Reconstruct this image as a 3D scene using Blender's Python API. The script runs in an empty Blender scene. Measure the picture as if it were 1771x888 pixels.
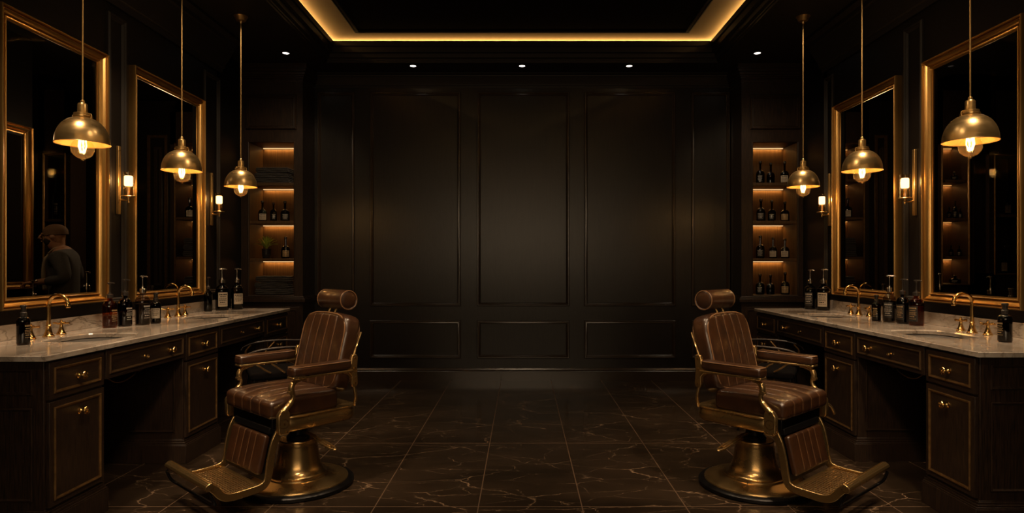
import bpy, bmesh, math, random
from mathutils import Vector, Matrix
random.seed(7)
PI = math.pi
C = bpy.context.scene.collection
F, CX, CY, H = 1100.0, 903.0, 455.0, 1.3      # focal length in px, vanishing point, eye height

# ------------------------------------------------------------------ helpers
def tag(o, label=None, cat=None, group=None, kind=None):
    if label: o['label'] = label
    if cat: o['category'] = cat
    if group: o['group'] = group
    if kind: o['kind'] = kind
    return o

def thing(name, label, cat, loc=(0, 0, 0), rz=0.0, group=None):
    o = bpy.data.objects.new(name, None); C.objects.link(o)
    o.location = loc; o.rotation_euler = (0, 0, rz); o.empty_display_size = .05
    return tag(o, label, cat, group)

def kids(o):
    return [c for c in bpy.data.objects if c.parent == o]

def dup(o, parent=None):
    c = o.copy(); C.objects.link(c); c.parent = parent
    for k in kids(o):
        dup(k, c)
    return c

def plane(o, u, v, n):
    return Matrix(((u[0], v[0], n[0], o[0]), (u[1], v[1], n[1], o[1]), (u[2], v[2], n[2], o[2]), (0, 0, 0, 1)))

def T(x, y, z): return Matrix.Translation((x, y, z))

class MB:
    def __init__(s, M=None):
        s.v = []; s.f = []; s.mi = []; s.M = M or Matrix(); s.cur = 0
    def add(s, vs, fs, mis=None):
        b = len(s.v)
        s.v += [tuple(s.M @ Vector(p)) for p in vs]
        s.f += [tuple(b + i for i in f) for f in fs]
        s.mi += mis if mis else [s.cur] * len(fs)
        return s
    def box(s, x0, x1, y0, y1, z0, z1):
        vs = [(x, y, z) for z in (z0, z1) for y in (y0, y1) for x in (x0, x1)]
        return s.add(vs, [(0, 2, 3, 1), (4, 5, 7, 6), (0, 1, 5, 4), (2, 6, 7, 3), (0, 4, 6, 2), (1, 3, 7, 5)])
    def quad(s, a, b, c, d): return s.add([a, b, c, d], [(0, 1, 2, 3)])
    def lathe(s, prof, c=(0, 0, 0), seg=32, axis='z', a0=0, a1=2 * PI):
        full = abs(a1 - a0 - 2 * PI) < 1e-6
        n = seg if full else seg + 1
        vs = []; fs = []
        for r, h in prof:
            r = max(r, 1e-4)
            for k in range(n):
                a = a0 + (a1 - a0) * k / seg
                p = (r * math.cos(a), r * math.sin(a), h)
                if axis == 'x': p = (p[2], p[0], p[1])
                if axis == 'y': p = (p[0], p[2], p[1])
                vs.append((p[0] + c[0], p[1] + c[1], p[2] + c[2]))
        for i in range(len(prof) - 1):
            for k in range(seg):
                k2 = (k + 1) % n
                fs.append((i * n + k, i * n + k2, (i + 1) * n + k2, (i + 1) * n + k))
        return s.add(vs, fs)
    def tube(s, pts, rad, seg=10, close=False, flat=1.0):
        P = [Vector(p) for p in pts]; n = len(P)
        R = rad if isinstance(rad, (list, tuple)) else [rad] * n
        t0 = (P[1] - P[0]).normalized()
        up = Vector((0, 0, 1)) if abs(t0.z) < .9 else Vector((1, 0, 0))
        nrm = t0.cross(up).normalized(); vs = []; fs = []
        for i in range(n):
            a = P[i - 1] if i > 0 else (P[-1] if close else P[0])
            b = P[(i + 1) % n] if (i < n - 1 or close) else P[-1]
            t = (b - a).normalized()
            nrm = (nrm - t * nrm.dot(t)).normalized(); bn = t.cross(nrm)
            for k in range(seg):
                a_ = 2 * PI * k / seg
                vs.append(tuple(P[i] + nrm * math.cos(a_) * R[i] + bn * math.sin(a_) * R[i] * flat))
        m = n if close else n - 1
        for i in range(m):
            j = (i + 1) % n
            for k in range(seg):
                k2 = (k + 1) % seg
                fs.append((i * seg + k, i * seg + k2, j * seg + k2, j * seg + k))
        if not close:
            fs.append(tuple(range(seg))[::-1]); fs.append(tuple((n - 1) * seg + k for k in range(seg)))
        return s.add(vs, fs)
    def prism(s, poly, z0, z1):
        n = len(poly)
        vs = [(x, y, z0) for x, y in poly] + [(x, y, z1) for x, y in poly]
        fs = [tuple(range(n))[::-1], tuple(range(n, 2 * n))] + [(i, (i + 1) % n, n + (i + 1) % n, n + i) for i in range(n)]
        return s.add(vs, fs)
    def frame(s, u0, u1, v0, v1, prof):
        """profile (inset, height) swept round a rectangle with mitred corners"""
        vs = []; fs = []
        for i, h in prof:
            vs += [(u0 + i, v0 + i, h), (u1 - i, v0 + i, h), (u1 - i, v1 - i, h), (u0 + i, v1 - i, h)]
        for p in range(len(prof) - 1):
            for k in range(4):
                k2 = (k + 1) % 4
                fs.append((p * 4 + k, p * 4 + k2, p * 4 + 4 + k2, p * 4 + 4 + k))
        return s.add(vs, fs)
    def sweep(s, prof, y0, y1):
        """profile (x, z) extruded along y"""
        n = len(prof)
        vs = [(x, y0, z) for x, z in prof] + [(x, y1, z) for x, z in prof]
        fs = [(i, (i + 1) % n, n + (i + 1) % n, n + i) for i in range(n)] + [tuple(range(n)), tuple(range(n, 2 * n))]
        return s.add(vs, fs)
    def cushion(s, size, r, grooves=(), depth=.006, puff=.004, shape=None, n=6, ridge=.004):
        """rounded block centred on the origin; grooves run across axis 0 positions"""
        hx, hy, hz = (d / 2 for d in size)
        def coords(h, extra=()):
            c = set()
            for k in range(5):
                t = r * (1 - math.cos(k / 4 * PI / 2)) if False else r * k / 4
                c.add(round(-h + t, 6)); c.add(round(h - t, 6))
            for k in range(n + 1): c.add(round(-h + r + (2 * h - 2 * r) * k / n, 6))
            for e in extra:
                for d in (-.016, -.009, -.0045, -.0022, 0, .0022, .0045, .009, .016): c.add(round(e + d, 6))
            return sorted(x for x in c if -h - 1e-9 <= x <= h + 1e-9)
        X, Y, Z = coords(hx, grooves), coords(hy), coords(hz)
        edges = [-hx] + list(grooves) + [hx]
        def mp(p):
            q = Vector((max(-hx + r, min(hx - r, p[0])), max(-hy + r, min(hy - r, p[1])), max(-hz + r, min(hz - r, p[2]))))
            d = Vector(p) - q
            nr = d.normalized() if d.length > 1e-9 else Vector((0, 0, 1))
            o = q + nr * r
            if grooves:
                w = 1 - abs(nr.x)
                g = 0
                for e in grooves:
                    dd = abs(p[0] - e)
                    g -= depth * math.exp(-(dd / .008) ** 2)
                    if dd < .003: g += ridge
                for a, b in zip(edges, edges[1:]):
                    if a <= p[0] <= b: g += puff * math.sin(PI * (p[0] - a) / (b - a)) ** .6
                o += Vector((0, nr.y, nr.z)) * g * w
            if shape: o = Vector(shape(o))
            return tuple(o)
        def face(A, B, fn, ai, bi):
            vs = [mp(fn(a, b)) for a in A for b in B]; m = len(B); fs = []; mis = []
            for i in range(len(A) - 1):
                for j in range(m - 1):
                    fs.append((i * m + j, (i + 1) * m + j, (i + 1) * m + j + 1, i * m + j + 1))
                    x = None
                    if ai == 0: x = (A[i] + A[i + 1]) / 2
                    if bi == 0: x = (B[j] + B[j + 1]) / 2
                    mis.append(1 if x is not None and any(abs(x - e) < .0025 for e in grooves) else 0)
            s.add(vs, fs, mis)
        for sg in (-1, 1):
            face(X, Y, lambda a, b: (a, b, sg * hz), 0, 1)
            face(X, Z, lambda a, b: (a, sg * hy, b), 0, 2)
            face(Y, Z, lambda a, b: (sg * hx, a, b), 1, 2)
        return s
    def build(s, name, mats, parent=None, smooth=True, bevel=0, ang=38, merge=True, sub=0):
        me = bpy.data.meshes.new(name)
        me.from_pydata(s.v, [], s.f)
        for m in (mats if isinstance(mats, (list, tuple)) else [mats]): me.materials.append(m)
        me.polygons.foreach_set('material_index', s.mi)
        bm = bmesh.new(); bm.from_mesh(me)
        if merge: bmesh.ops.remove_doubles(bm, verts=bm.verts, dist=2e-5)
        bmesh.ops.recalc_face_normals(bm, faces=bm.faces)
        bm.to_mesh(me); bm.free()
        if smooth:
            me.polygons.foreach_set('use_smooth', [True] * len(me.polygons))
            me.set_sharp_from_angle(angle=math.radians(ang))
        o = bpy.data.objects.new(name, me); C.objects.link(o); o.parent = parent
        if bevel:
            b = o.modifiers.new('Bevel', 'BEVEL'); b.width = bevel; b.segments = 2; b.limit_method = 'ANGLE'; b.angle_limit = math.radians(40)
        if sub:
            b = o.modifiers.new('Sub', 'SUBSURF'); b.levels = sub; b.render_levels = sub
        return o

def arc(c, r, a0, a1, n, u, v):
    c = Vector(c); u = Vector(u); v = Vector(v)
    return [tuple(c + u * r * math.cos(a0 + (a1 - a0) * k / n) + v * r * math.sin(a0 + (a1 - a0) * k / n)) for k in range(n + 1)]

def spline(pts, n=6):
    P = [Vector(p) for p in pts]; P = [P[0] * 2 - P[1]] + P + [P[-1] * 2 - P[-2]]; out = []
    for i in range(1, len(P) - 2):
        for k in range(n):
            t = k / n; a, b, c, d = P[i - 1], P[i], P[i + 1], P[i + 2]
            out.append(tuple(.5 * ((2 * b) + (c - a) * t + (2 * a - 5 * b + 4 * c - d) * t * t + (3 * b - a - 3 * c + d) * t ** 3)))
    out.append(tuple(P[-2])); return out

# ------------------------------------------------------------------ materials
def mat(name):
    m = bpy.data.materials.new(name); m.use_nodes = True
    nt = m.node_tree; nt.nodes.clear()
    out = nt.nodes.new('ShaderNodeOutputMaterial')
    return m, nt, out

def lk(nt, a, b): nt.links.new(a, b)

def pbr(name, col, rough=.5, metal=0, spec=.5, noise=None, bump=0, bscale=200, stretch=(1, 1, 1), col2=None, rvar=0, coat=0, sheen=0):
    m, nt, out = mat(name)
    p = nt.nodes.new('ShaderNodeBsdfPrincipled'); lk(nt, p.outputs[0], out.inputs[0])
    p.inputs['Base Color'].default_value = (*col, 1); p.inputs['Roughness'].default_value = rough
    p.inputs['Metallic'].default_value = metal; p.inputs['Specular IOR Level'].default_value = spec
    p.inputs['Coat Weight'].default_value = coat; p.inputs['Coat Roughness'].default_value = .12
    p.inputs['Sheen Weight'].default_value = sheen
    if noise or bump:
        tc = nt.nodes.new('ShaderNodeTexCoord'); mp = nt.nodes.new('ShaderNodeMapping')
        mp.inputs['Scale'].default_value = stretch; lk(nt, tc.outputs['Object'], mp.inputs[0])
    if noise:
        nz = nt.nodes.new('ShaderNodeTexNoise'); nz.inputs['Scale'].default_value = noise; nz.inputs['Detail'].default_value = 5
        lk(nt, mp.outputs[0], nz.inputs['Vector'])
        if col2:
            rp = nt.nodes.new('ShaderNodeValToRGB'); rp.color_ramp.elements[0].position = .32; rp.color_ramp.elements[1].position = .68
            rp.color_ramp.elements[0].color = (*col, 1); rp.color_ramp.elements[1].color = (*col2, 1)
            lk(nt, nz.outputs[0], rp.inputs[0]); lk(nt, rp.outputs[0], p.inputs['Base Color'])
        if rvar:
            mr = nt.nodes.new('ShaderNodeMapRange'); mr.inputs[1].default_value = .3; mr.inputs[2].default_value = .7
            mr.inputs[3].default_value = rough - rvar; mr.inputs[4].default_value = rough + rvar
            lk(nt, nz.outputs[0], mr.inputs[0]); lk(nt, mr.outputs[0], p.inputs['Roughness'])
    if bump:
        n2 = nt.nodes.new('ShaderNodeTexNoise'); n2.inputs['Scale'].default_value = bscale; n2.inputs['Detail'].default_value = 3
        lk(nt, mp.outputs[0], n2.inputs['Vector'])
        b = nt.nodes.new('ShaderNodeBump'); b.inputs['Strength'].default_value = bump; b.inputs['Distance'].default_value = .002
        lk(nt, n2.outputs[0], b.inputs['Height']); lk(nt, b.outputs[0], p.inputs['Normal'])
    return m

def emit(name, col, st):
    m, nt, out = mat(name); e = nt.nodes.new('ShaderNodeEmission')
    e.inputs[0].default_value = (*col, 1); e.inputs[1].default_value = st; lk(nt, e.outputs[0], out.inputs[0]); return m

def thin_glass(name, tint, refl=1.0, rough=.03, glow=0):
    """see-through glass wall: tinted transmission with a Fresnel reflection"""
    m, nt, out = mat(name)
    t = nt.nodes.new('ShaderNodeBsdfTransparent'); t.inputs[0].default_value = (*tint, 1)
    g = nt.nodes.new('ShaderNodeBsdfGlossy'); g.inputs['Roughness'].default_value = rough
    lw = nt.nodes.new('ShaderNodeLayerWeight'); lw.inputs[0].default_value = .5
    pw = nt.nodes.new('ShaderNodeMath'); pw.operation = 'POWER'; pw.inputs[1].default_value = 4.0; lk(nt, lw.outputs['Facing'], pw.inputs[0])
    mu = nt.nodes.new('ShaderNodeMath'); mu.operation = 'MULTIPLY_ADD'; mu.inputs[1].default_value = .9 * refl; mu.inputs[2].default_value = .05 * refl
    lk(nt, pw.outputs[0], mu.inputs[0])
    if glow:                                       # faintly hazy glass that scatters the lamp inside it
        tr = nt.nodes.new('ShaderNodeBsdfTranslucent'); tr.inputs[0].default_value = (1, .72, .36, 1)
        m2 = nt.nodes.new('ShaderNodeMixShader'); m2.inputs[0].default_value = glow
        lk(nt, t.outputs[0], m2.inputs[1]); lk(nt, tr.outputs[0], m2.inputs[2]); t = m2
    mx = nt.nodes.new('ShaderNodeMixShader'); lk(nt, mu.outputs[0], mx.inputs[0]); lk(nt, t.outputs[0], mx.inputs[1]); lk(nt, g.outputs[0], mx.inputs[2])
    lk(nt, mx.outputs[0], out.inputs[0]); return m

def marble(name, base, base2, vein, rough, vscale, vw, stretch=(1, 1, 1), tiles=False, warp=.55, nscale=2.2):
    m, nt, out = mat(name)
    p = nt.nodes.new('ShaderNodeBsdfPrincipled'); lk(nt, p.outputs[0], out.inputs[0]); p.inputs['Roughness'].default_value = rough
    tc = nt.nodes.new('ShaderNodeTexCoord')
    mp = nt.nodes.new('ShaderNodeMapping'); mp.inputs['Scale'].default_value = stretch; mp.inputs['Rotation'].default_value = (0, 0, .35)
    lk(nt, tc.outputs['Object'], mp.inputs[0])
    nz = nt.nodes.new('ShaderNodeTexNoise'); nz.inputs['Scale'].default_value = nscale; nz.inputs['Detail'].default_value = 6; nz.inputs['Roughness'].default_value = .62
    lk(nt, mp.outputs[0], nz.inputs['Vector'])
    wa = nt.nodes.new('ShaderNodeVectorMath'); wa.operation = 'MULTIPLY_ADD'; wa.inputs[1].default_value = (warp,) * 3
    lk(nt, nz.outputs['Color'], wa.inputs[0]); lk(nt, mp.outputs[0], wa.inputs[2])
    cl = nt.nodes.new('ShaderNodeValToRGB'); lk(nt, nz.outputs[0], cl.inputs[0])
    cl.color_ramp.elements[0].position = .35; cl.color_ramp.elements[1].position = .7
    cl.color_ramp.elements[0].color = (*base, 1); cl.color_ramp.elements[1].color = (*base2, 1)
    prev = cl.outputs[0]
    for sc, wd, amt in ((vscale, vw, 1.0), (vscale * 2.3, vw * 1.1, .75)):
        vo = nt.nodes.new('ShaderNodeTexVoronoi'); vo.feature = 'DISTANCE_TO_EDGE'; vo.inputs['Scale'].default_value = sc
        lk(nt, wa.outputs[0], vo.inputs['Vector'])
        mr = nt.nodes.new('ShaderNodeMapRange'); mr.inputs[1].default_value = 0; mr.inputs[2].default_value = wd; mr.inputs[3].default_value = 1; mr.inputs[4].default_value = 0
        lk(nt, vo.outputs['Distance'], mr.inputs[0])
        n3 = nt.nodes.new('ShaderNodeTexNoise'); n3.inputs['Scale'].default_value = sc * 1.7; n3.inputs['Detail'].default_value = 4
        lk(nt, tc.outputs['Object'], n3.inputs['Vector'])
        m3 = nt.nodes.new('ShaderNodeMapRange'); m3.inputs[1].default_value = .38; m3.inputs[2].default_value = .64; m3.inputs[4].default_value = amt
        lk(nt, n3.outputs[0], m3.inputs[0])
        mu = nt.nodes.new('ShaderNodeMath'); mu.operation = 'MULTIPLY'; lk(nt, mr.outputs[0], mu.inputs[0]); lk(nt, m3.outputs[0], mu.inputs[1])
        mx = nt.nodes.new('ShaderNodeMix'); mx.data_type = 'RGBA'; lk(nt, mu.outputs[0], mx.inputs[0]); lk(nt, prev, mx.inputs[6]); mx.inputs[7].default_value = (*vein, 1)
        prev = mx.outputs[2]
    if tiles:
        sx = nt.nodes.new('ShaderNodeSeparateXYZ'); lk(nt, tc.outputs['Object'], sx.inputs[0])
        def M(op, a, b=None, c=None):
            n = nt.nodes.new('ShaderNodeMath'); n.operation = op
            for i, v in enumerate((a, b, c)):
                if v is None: continue
                if isinstance(v, (int, float)): n.inputs[i].default_value = v
                else: lk(nt, v, n.inputs[i])
            return n.outputs[0]
        ax = M('PINGPONG', M('ADD', sx.outputs[0], .233 + .552 * 20), .276)
        lx = M('LESS_THAN', ax, .0028)
        ly = None
        for yy in (-.193, 1.001, 2.195, 3.389, 4.583):
            q = M('LESS_THAN', M('ABSOLUTE', M('SUBTRACT', sx.outputs[1], yy)), .0038)
            ly = q if ly is None else M('MAXIMUM', ly, q)
        gr = M('MAXIMUM', lx, ly)
        mx = nt.nodes.new('ShaderNodeMix'); mx.data_type = 'RGBA'; lk(nt, gr, mx.inputs[0]); lk(nt, prev, mx.inputs[6]); mx.inputs[7].default_value = (.10, .06, .035, 1)
        prev = mx.outputs[2]
        lk(nt, M('MULTIPLY_ADD', gr, .3, rough), p.inputs['Roughness'])
    lk(nt, prev, p.inputs['Base Color'])
    return m

BRASS = pbr('brushed brass', (.66, .43, .17), .32, .95, noise=14, rvar=.05, stretch=(1, 1, 6))
SHADE = pbr('brushed brass shade', (.60, .41, .18), .31, .94, noise=9, rvar=.05, stretch=(1, 1, 9))
POLISHED = pbr('polished brass', (.82, .52, .19), .18, 1)
ANTIQUE = pbr('antique brass', (.54, .36, .155), .27, .95, noise=5, rvar=.03, col2=(.49, .32, .135))
GILT = pbr('gilt picture frame', (.66, .40, .14), .29, .95, noise=3, col2=(.52, .31, .10))
WOOD = pbr('dark stained oak', (.034, .0185, .0105), .42, 0, .4, noise=12, stretch=(14, 14, .9), col2=(.0095, .0058, .0040), bump=.2, bscale=40)
WOODX = pbr('dark stained oak grain across', (.034, .0185, .0105), .42, 0, .4, noise=12, stretch=(14, .9, 14), col2=(.0095, .0058, .0040), bump=.2, bscale=40)
SHELFWOOD = pbr('walnut shelf lining', (.085, .046, .018), .5, 0, .3, noise=7, stretch=(12, 12, .7), col2=(.05, .026, .010))
EDGE = pbr('antiqued moulding edge', (.27, .155, .06), .32, .75, .5, noise=30, col2=(.16, .09, .035))
EDGEDK = pbr('dark moulding edge', (.085, .050, .023), .36, .5, .5)
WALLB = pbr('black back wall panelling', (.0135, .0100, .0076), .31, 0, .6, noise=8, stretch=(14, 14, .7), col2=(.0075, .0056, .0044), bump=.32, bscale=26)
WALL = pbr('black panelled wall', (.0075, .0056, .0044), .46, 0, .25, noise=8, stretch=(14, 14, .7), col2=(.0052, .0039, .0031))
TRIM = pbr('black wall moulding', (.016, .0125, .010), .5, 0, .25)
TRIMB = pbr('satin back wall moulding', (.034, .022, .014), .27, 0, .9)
CEIL = pbr('black ceiling', (.014, .011, .009), .6, 0, .25)
FIELD = pbr('matt black ceiling field', (.012, .009, .007), .95, 0, .02)
COVE = pbr('dark cove plaster', (.40, .31, .20), .95, 0, .02)  # paler than the black ceiling, so the strip's glow reads brighter
LEATHER = pbr('brown leather', (.042, .0165, .0065), .34, 0, .5, noise=11, col2=(.021, .0082, .0036), coat=.45, rvar=.07, bump=.22, bscale=260)
PIPE = pbr('tan leather piping', (.15, .075, .034), .32, 0, .5)
BLACKMETAL = pbr('blackened metal', (.012, .011, .011), .35, .7)
GRATE = pbr('worn brass grate', (.40, .27, .13), .36, 1)
TOWEL = pbr('charcoal towel', (.022, .020, .019), .95, 0, .1, noise=120, col2=(.05, .046, .042), bump=1.0, bscale=330, sheen=.15)
CREAM = pbr('cream paper label', (.50, .43, .34), .6)
INK = pbr('label ink', (.02, .016, .013), .6)
BLACKLABEL = pbr('black paper label', (.012, .010, .009), .5)
GILTINK = pbr('gilt lettering', (.42, .29, .15), .4, .3)
GREYINK = pbr('silver lettering', (.40, .37, .33), .45)
PUMPBLACK = pbr('black pump plastic', (.05, .043, .038), .22, .35)
PUMPSILVER = pbr('chrome pump', (.62, .57, .50), .18, 1)
CERAMIC = pbr('grey basin ceramic', (.30, .285, .27), .12)
LEAF = pbr('green leaf', (.20, .30, .04), .45, noise=30, col2=(.34, .40, .06))
POT = pbr('black glazed pot', (.015, .013, .012), .25)
SKIN = pbr('skin', (.36, .19, .11), .5)
JACKET = pbr('charcoal wool jacket', (.055, .055, .058), .85, noise=160, col2=(.085, .085, .088))
SHIRT = pbr('pale shirt', (.32, .26, .18), .8)
CAP = pbr('brown cap', (.13, .075, .04), .8, noise=140, col2=(.13, .07, .035))
BEARD = pbr('dark beard', (.02, .013, .009), .9)
BLACKFAB = pbr('black seat cloth', (.005, .004, .004), .95, 0, .05)
TROUSER = pbr('dark trousers', (.02, .02, .021), .9)
ENAMEL = pbr('shade inner enamel', (.62, .36, .13), .55)
MARBLE = marble('grey marble top', (.29, .24, .195), (.54, .475, .41), (.15, .12, .09), .12, 4.2, .05, (1.5, .6, 1.5), warp=.32, nscale=4.5)
FLOORM = marble('dark brown marble tiles', (.0125, .0080, .0050), (.034, .0215, .0130), (.23, .15, .092), .17, 2.1, .0085, (.50, 1.15, 1), True, warp=.24)
AMBER = thin_glass('amber bottle glass', (.62, .24, .05))
DARKGLASS = thin_glass('dark bottle glass', (.16, .075, .03))
SMOKE = thin_glass('smoky clear bottle glass', (.55, .48, .40))
CLEAR = thin_glass('clear lamp glass', (.97, .90, .76), .8)
BULBGLASS = thin_glass('amber bulb glass', (1.0, .90, .66), .5, glow=.018)
LIQUID = pbr('dark bottle contents', (.012, .006, .003), .3)
AMBERLIQ = pbr('amber bottle contents', (.055, .020, .005), .3)
FIL = emit('glowing filament', (1.0, .72, .38), 9)
FLAME = emit('sconce lamp', (1.0, .70, .38), 3.4)
LED = emit('shelf light strip', (1.0, .60, .27), 1.05)
LEDDIM = emit('far shelf light strip', (1.0, .50, .15), .9)
COVELED = emit('cove light strip', (1.0, .57, .19), 78)
DOWN = emit('downlight lens', (1.0, .90, .78), 3.2)

def see_through_pane():  # almost clear pane; objects behind it stand for the reflections
    m, nt, out = mat('dark mirror glass')
    t = nt.nodes.new('ShaderNodeBsdfTransparent'); t.inputs[0].default_value = (.80, .76, .70, 1)
    g = nt.nodes.new('ShaderNodeBsdfGlossy'); g.inputs['Roughness'].default_value = .0; g.inputs[0].default_value = (.9, .82, .7, 1)
    mx = nt.nodes.new('ShaderNodeMixShader'); mx.inputs[0].default_value = .004
    lk(nt, t.outputs[0], mx.inputs[1]); lk(nt, g.outputs[0], mx.inputs[2]); lk(nt, mx.outputs[0], out.inputs[0]); return m
PANEGLASS = see_through_pane()

# ------------------------------------------------------------------ lights
def light(name, kind, loc, energy, col, size=.05, parent=None, aim=None, angle=90, blend=.5):
    d = bpy.data.lights.new(name, kind); d.energy = energy; d.color = col
    if kind in ('POINT', 'SPOT'): d.shadow_soft_size = size
    if kind == 'SPOT': d.spot_size = math.radians(angle); d.spot_blend = blend
    o = bpy.data.objects.new(name, d); C.objects.link(o); o.location = loc; o.parent = parent
    if aim is not None: o.rotation_euler = (Vector(aim) - Vector(loc)).to_track_quat('-Z', 'Y').to_euler()
    return o
WARM = (1.0, .56, .22); SOFT = (1.0, .72, .45); NEUT = (1.0, .79, .58)

# ------------------------------------------------------------------ room shell
FILL_W = 36.0
WX, WJ, D, ZC = 2.83, 2.95, 7.04, 3.38
def structure(o): return tag(o, kind='structure')
structure(MB().box(-6.4, 6.4, -1.6, 8.9, -.06, 0).build('floor', FLOORM, smooth=False))

# ceiling: soffit round a raised tray
cl = MB()
cl.box(-2.97, -2.04, -1.6, 7.1, ZC, ZC + .07); cl.box(2.04, 2.97, -1.6, 7.1, ZC, ZC + .07)
cl.box(-2.04, 2.04, 6.59, 7.1, ZC, ZC + .07); cl.box(-2.04, 2.04, -1.6, -.5, ZC, ZC + .07)
ceiling = structure(cl.build('ceiling', CEIL, smooth=False))
cl = MB(); cl.box(-2.16, 2.16, -.62, 7.0, 3.72, 3.78)
structure(cl.build('ceiling_tray', COVE, smooth=False))
cl = MB(); cl.box(-1.72, 1.72, -.2, 6.62, 3.700, 3.7199)
structure(cl.build('ceiling_field', FIELD, smooth=False))  # dark sheet ending the cove glow, its falloff put into the colour
pr = [(0, 0), (0, -.012), (.022, -.012), (.026, .006), (.034, .006), (.036, .020), (.058, .034), (.070, .075), (.086, .100), (.098, .104), (.100, .122), (.110, .126), (.120, .132), (.120, .180), (.106, .180), (.104, .07), (-.10, .07)]
structure(MB(T(0, 0, ZC)).frame(-2.04, 2.04, -.5, 6.59, pr).build('trim_1', [CEIL], smooth=True, ang=25))
pr = [(0, 0), (0, -.018), (.012, -.022), (.022, -.012), (.03, -.030), (.05, -.030), (.055, 0)]
structure(MB(T(0, 0, 3.72)).frame(-1.745, 1.745, -.2, 6.645, pr).build('trim_2', [CEIL], smooth=True, ang=25))
cl = MB(); cl.box(-2.15, -2.12, -.62, 6.98, ZC + .071, 3.72); cl.box(2.12, 2.15, -.62, 6.98, ZC + .071, 3.72); cl.box(-2.12, 2.12, 6.95, 6.98, ZC + .071, 3.72); cl.box(-2.12, 2.12, -.62, -.59, ZC + .071, 3.72)
structure(cl.build('ceiling_cove', FIELD, smooth=False))  # trough walls kept dark to cut the bounced glow
s = MB(T(0, 0, 3.65)).frame(-2.118, 2.118, -.588, 6.948, [(0, 0), (.012, .0)]).build('ceiling_light_strip', COVELED, smooth=False)
tag(s, 'warm light strip hidden behind the lip of the ceiling tray', 'light strip', None, 'thing')

# back wall with applied mouldings
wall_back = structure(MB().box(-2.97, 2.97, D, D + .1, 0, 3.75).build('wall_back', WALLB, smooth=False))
BM = plane((0, D, 0), (1, 0, 0), (0, 0, 1), (0, -1, 0))
bx = lambda px: (px - CX) * D / F
MOULD = [(0, 0), (0, .012), (.008, .022), (.016, .022), (.022, .012), (.030, .014), (.036, .006), (.040, 0)]
for a, b in ((549, 614), (640, 797), (825, 985), (1010, 1168), (1195, 1262)):
    MB(BM).frame(bx(a), bx(b), .82, 3.19, MOULD).build('panel_moulding', TRIMB, wall_back, ang=25)
    MB(BM).frame(bx(a), bx(b), .243, .665, MOULD).build('panel_moulding', TRIMB, wall_back, ang=25)
CROWN = [(0, 0), (0, -.20), (.012, -.20), (.018, -.175), (.03, -.17), (.034, -.15), (.07, -.09), (.085, -.055), (.095, -.05), (.10, -.03), (.13, -.018), (.13, 0)]
b = MB(plane((0, D, ZC), (0, -1, 0), (1, 0, 0), (0, 0, 1))); b.sweep([(x * .8, z * .72) for x, z in CROWN], -2.95, 2.95)
structure(b.build('trim_3', TRIM, ang=25))
BASEB = [(0, 0), (.022, 0), (.022, .10), (.016, .106), (.018, .118), (.010, .132), (0, .136)]
b = MB(plane((0, D, 0), (0, -1, 0), (1, 0, 0), (0, 0, 1))); b.sweep(BASEB, -2.3, 2.3)
structure(b.build('baseboard_back', TRIMB, ang=25))
wf = MB(); wf.box(-2.97, -1.5, -1.7, -1.6, 0, 3.75); wf.box(1.5, 2.97, -1.7, -1.6, 0, 3.75); wf.box(-1.5, 1.5, -1.7, -1.6, 0, 1.5); wf.box(-1.5, 1.5, -1.7, -1.6, 2.4, 3.75)
structure(wf.build('wall_front', WALL, smooth=False))
wf = MB()
for x in (-1.5, -.53, .47, 1.44): wf.box(x, x + .06, -1.68, -1.62, 1.5, 2.4)
wf.box(-1.5, 1.5, -1.68, -1.62, 1.5, 1.56); wf.box(-1.5, 1.5, -1.68, -1.62, 2.34, 2.4)
structure(wf.build('window_1', BLACKMETAL, smooth=False))  # added window frame, out of view, around the fill light
d = bpy.data.lights.new('street_light', 'AREA'); d.shape = 'RECTANGLE'; d.size = 3.0; d.size_y = .9; d.energy = FILL_W; d.color = (1.0, .72, .44)  # soft fill behind the camera, added for brass highlights and back wall glow
o = bpy.data.objects.new('street_light', d); C.objects.link(o); o.location = (0, -1.72, 1.95); o.rotation_euler = (PI / 2, 0, 0)

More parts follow.
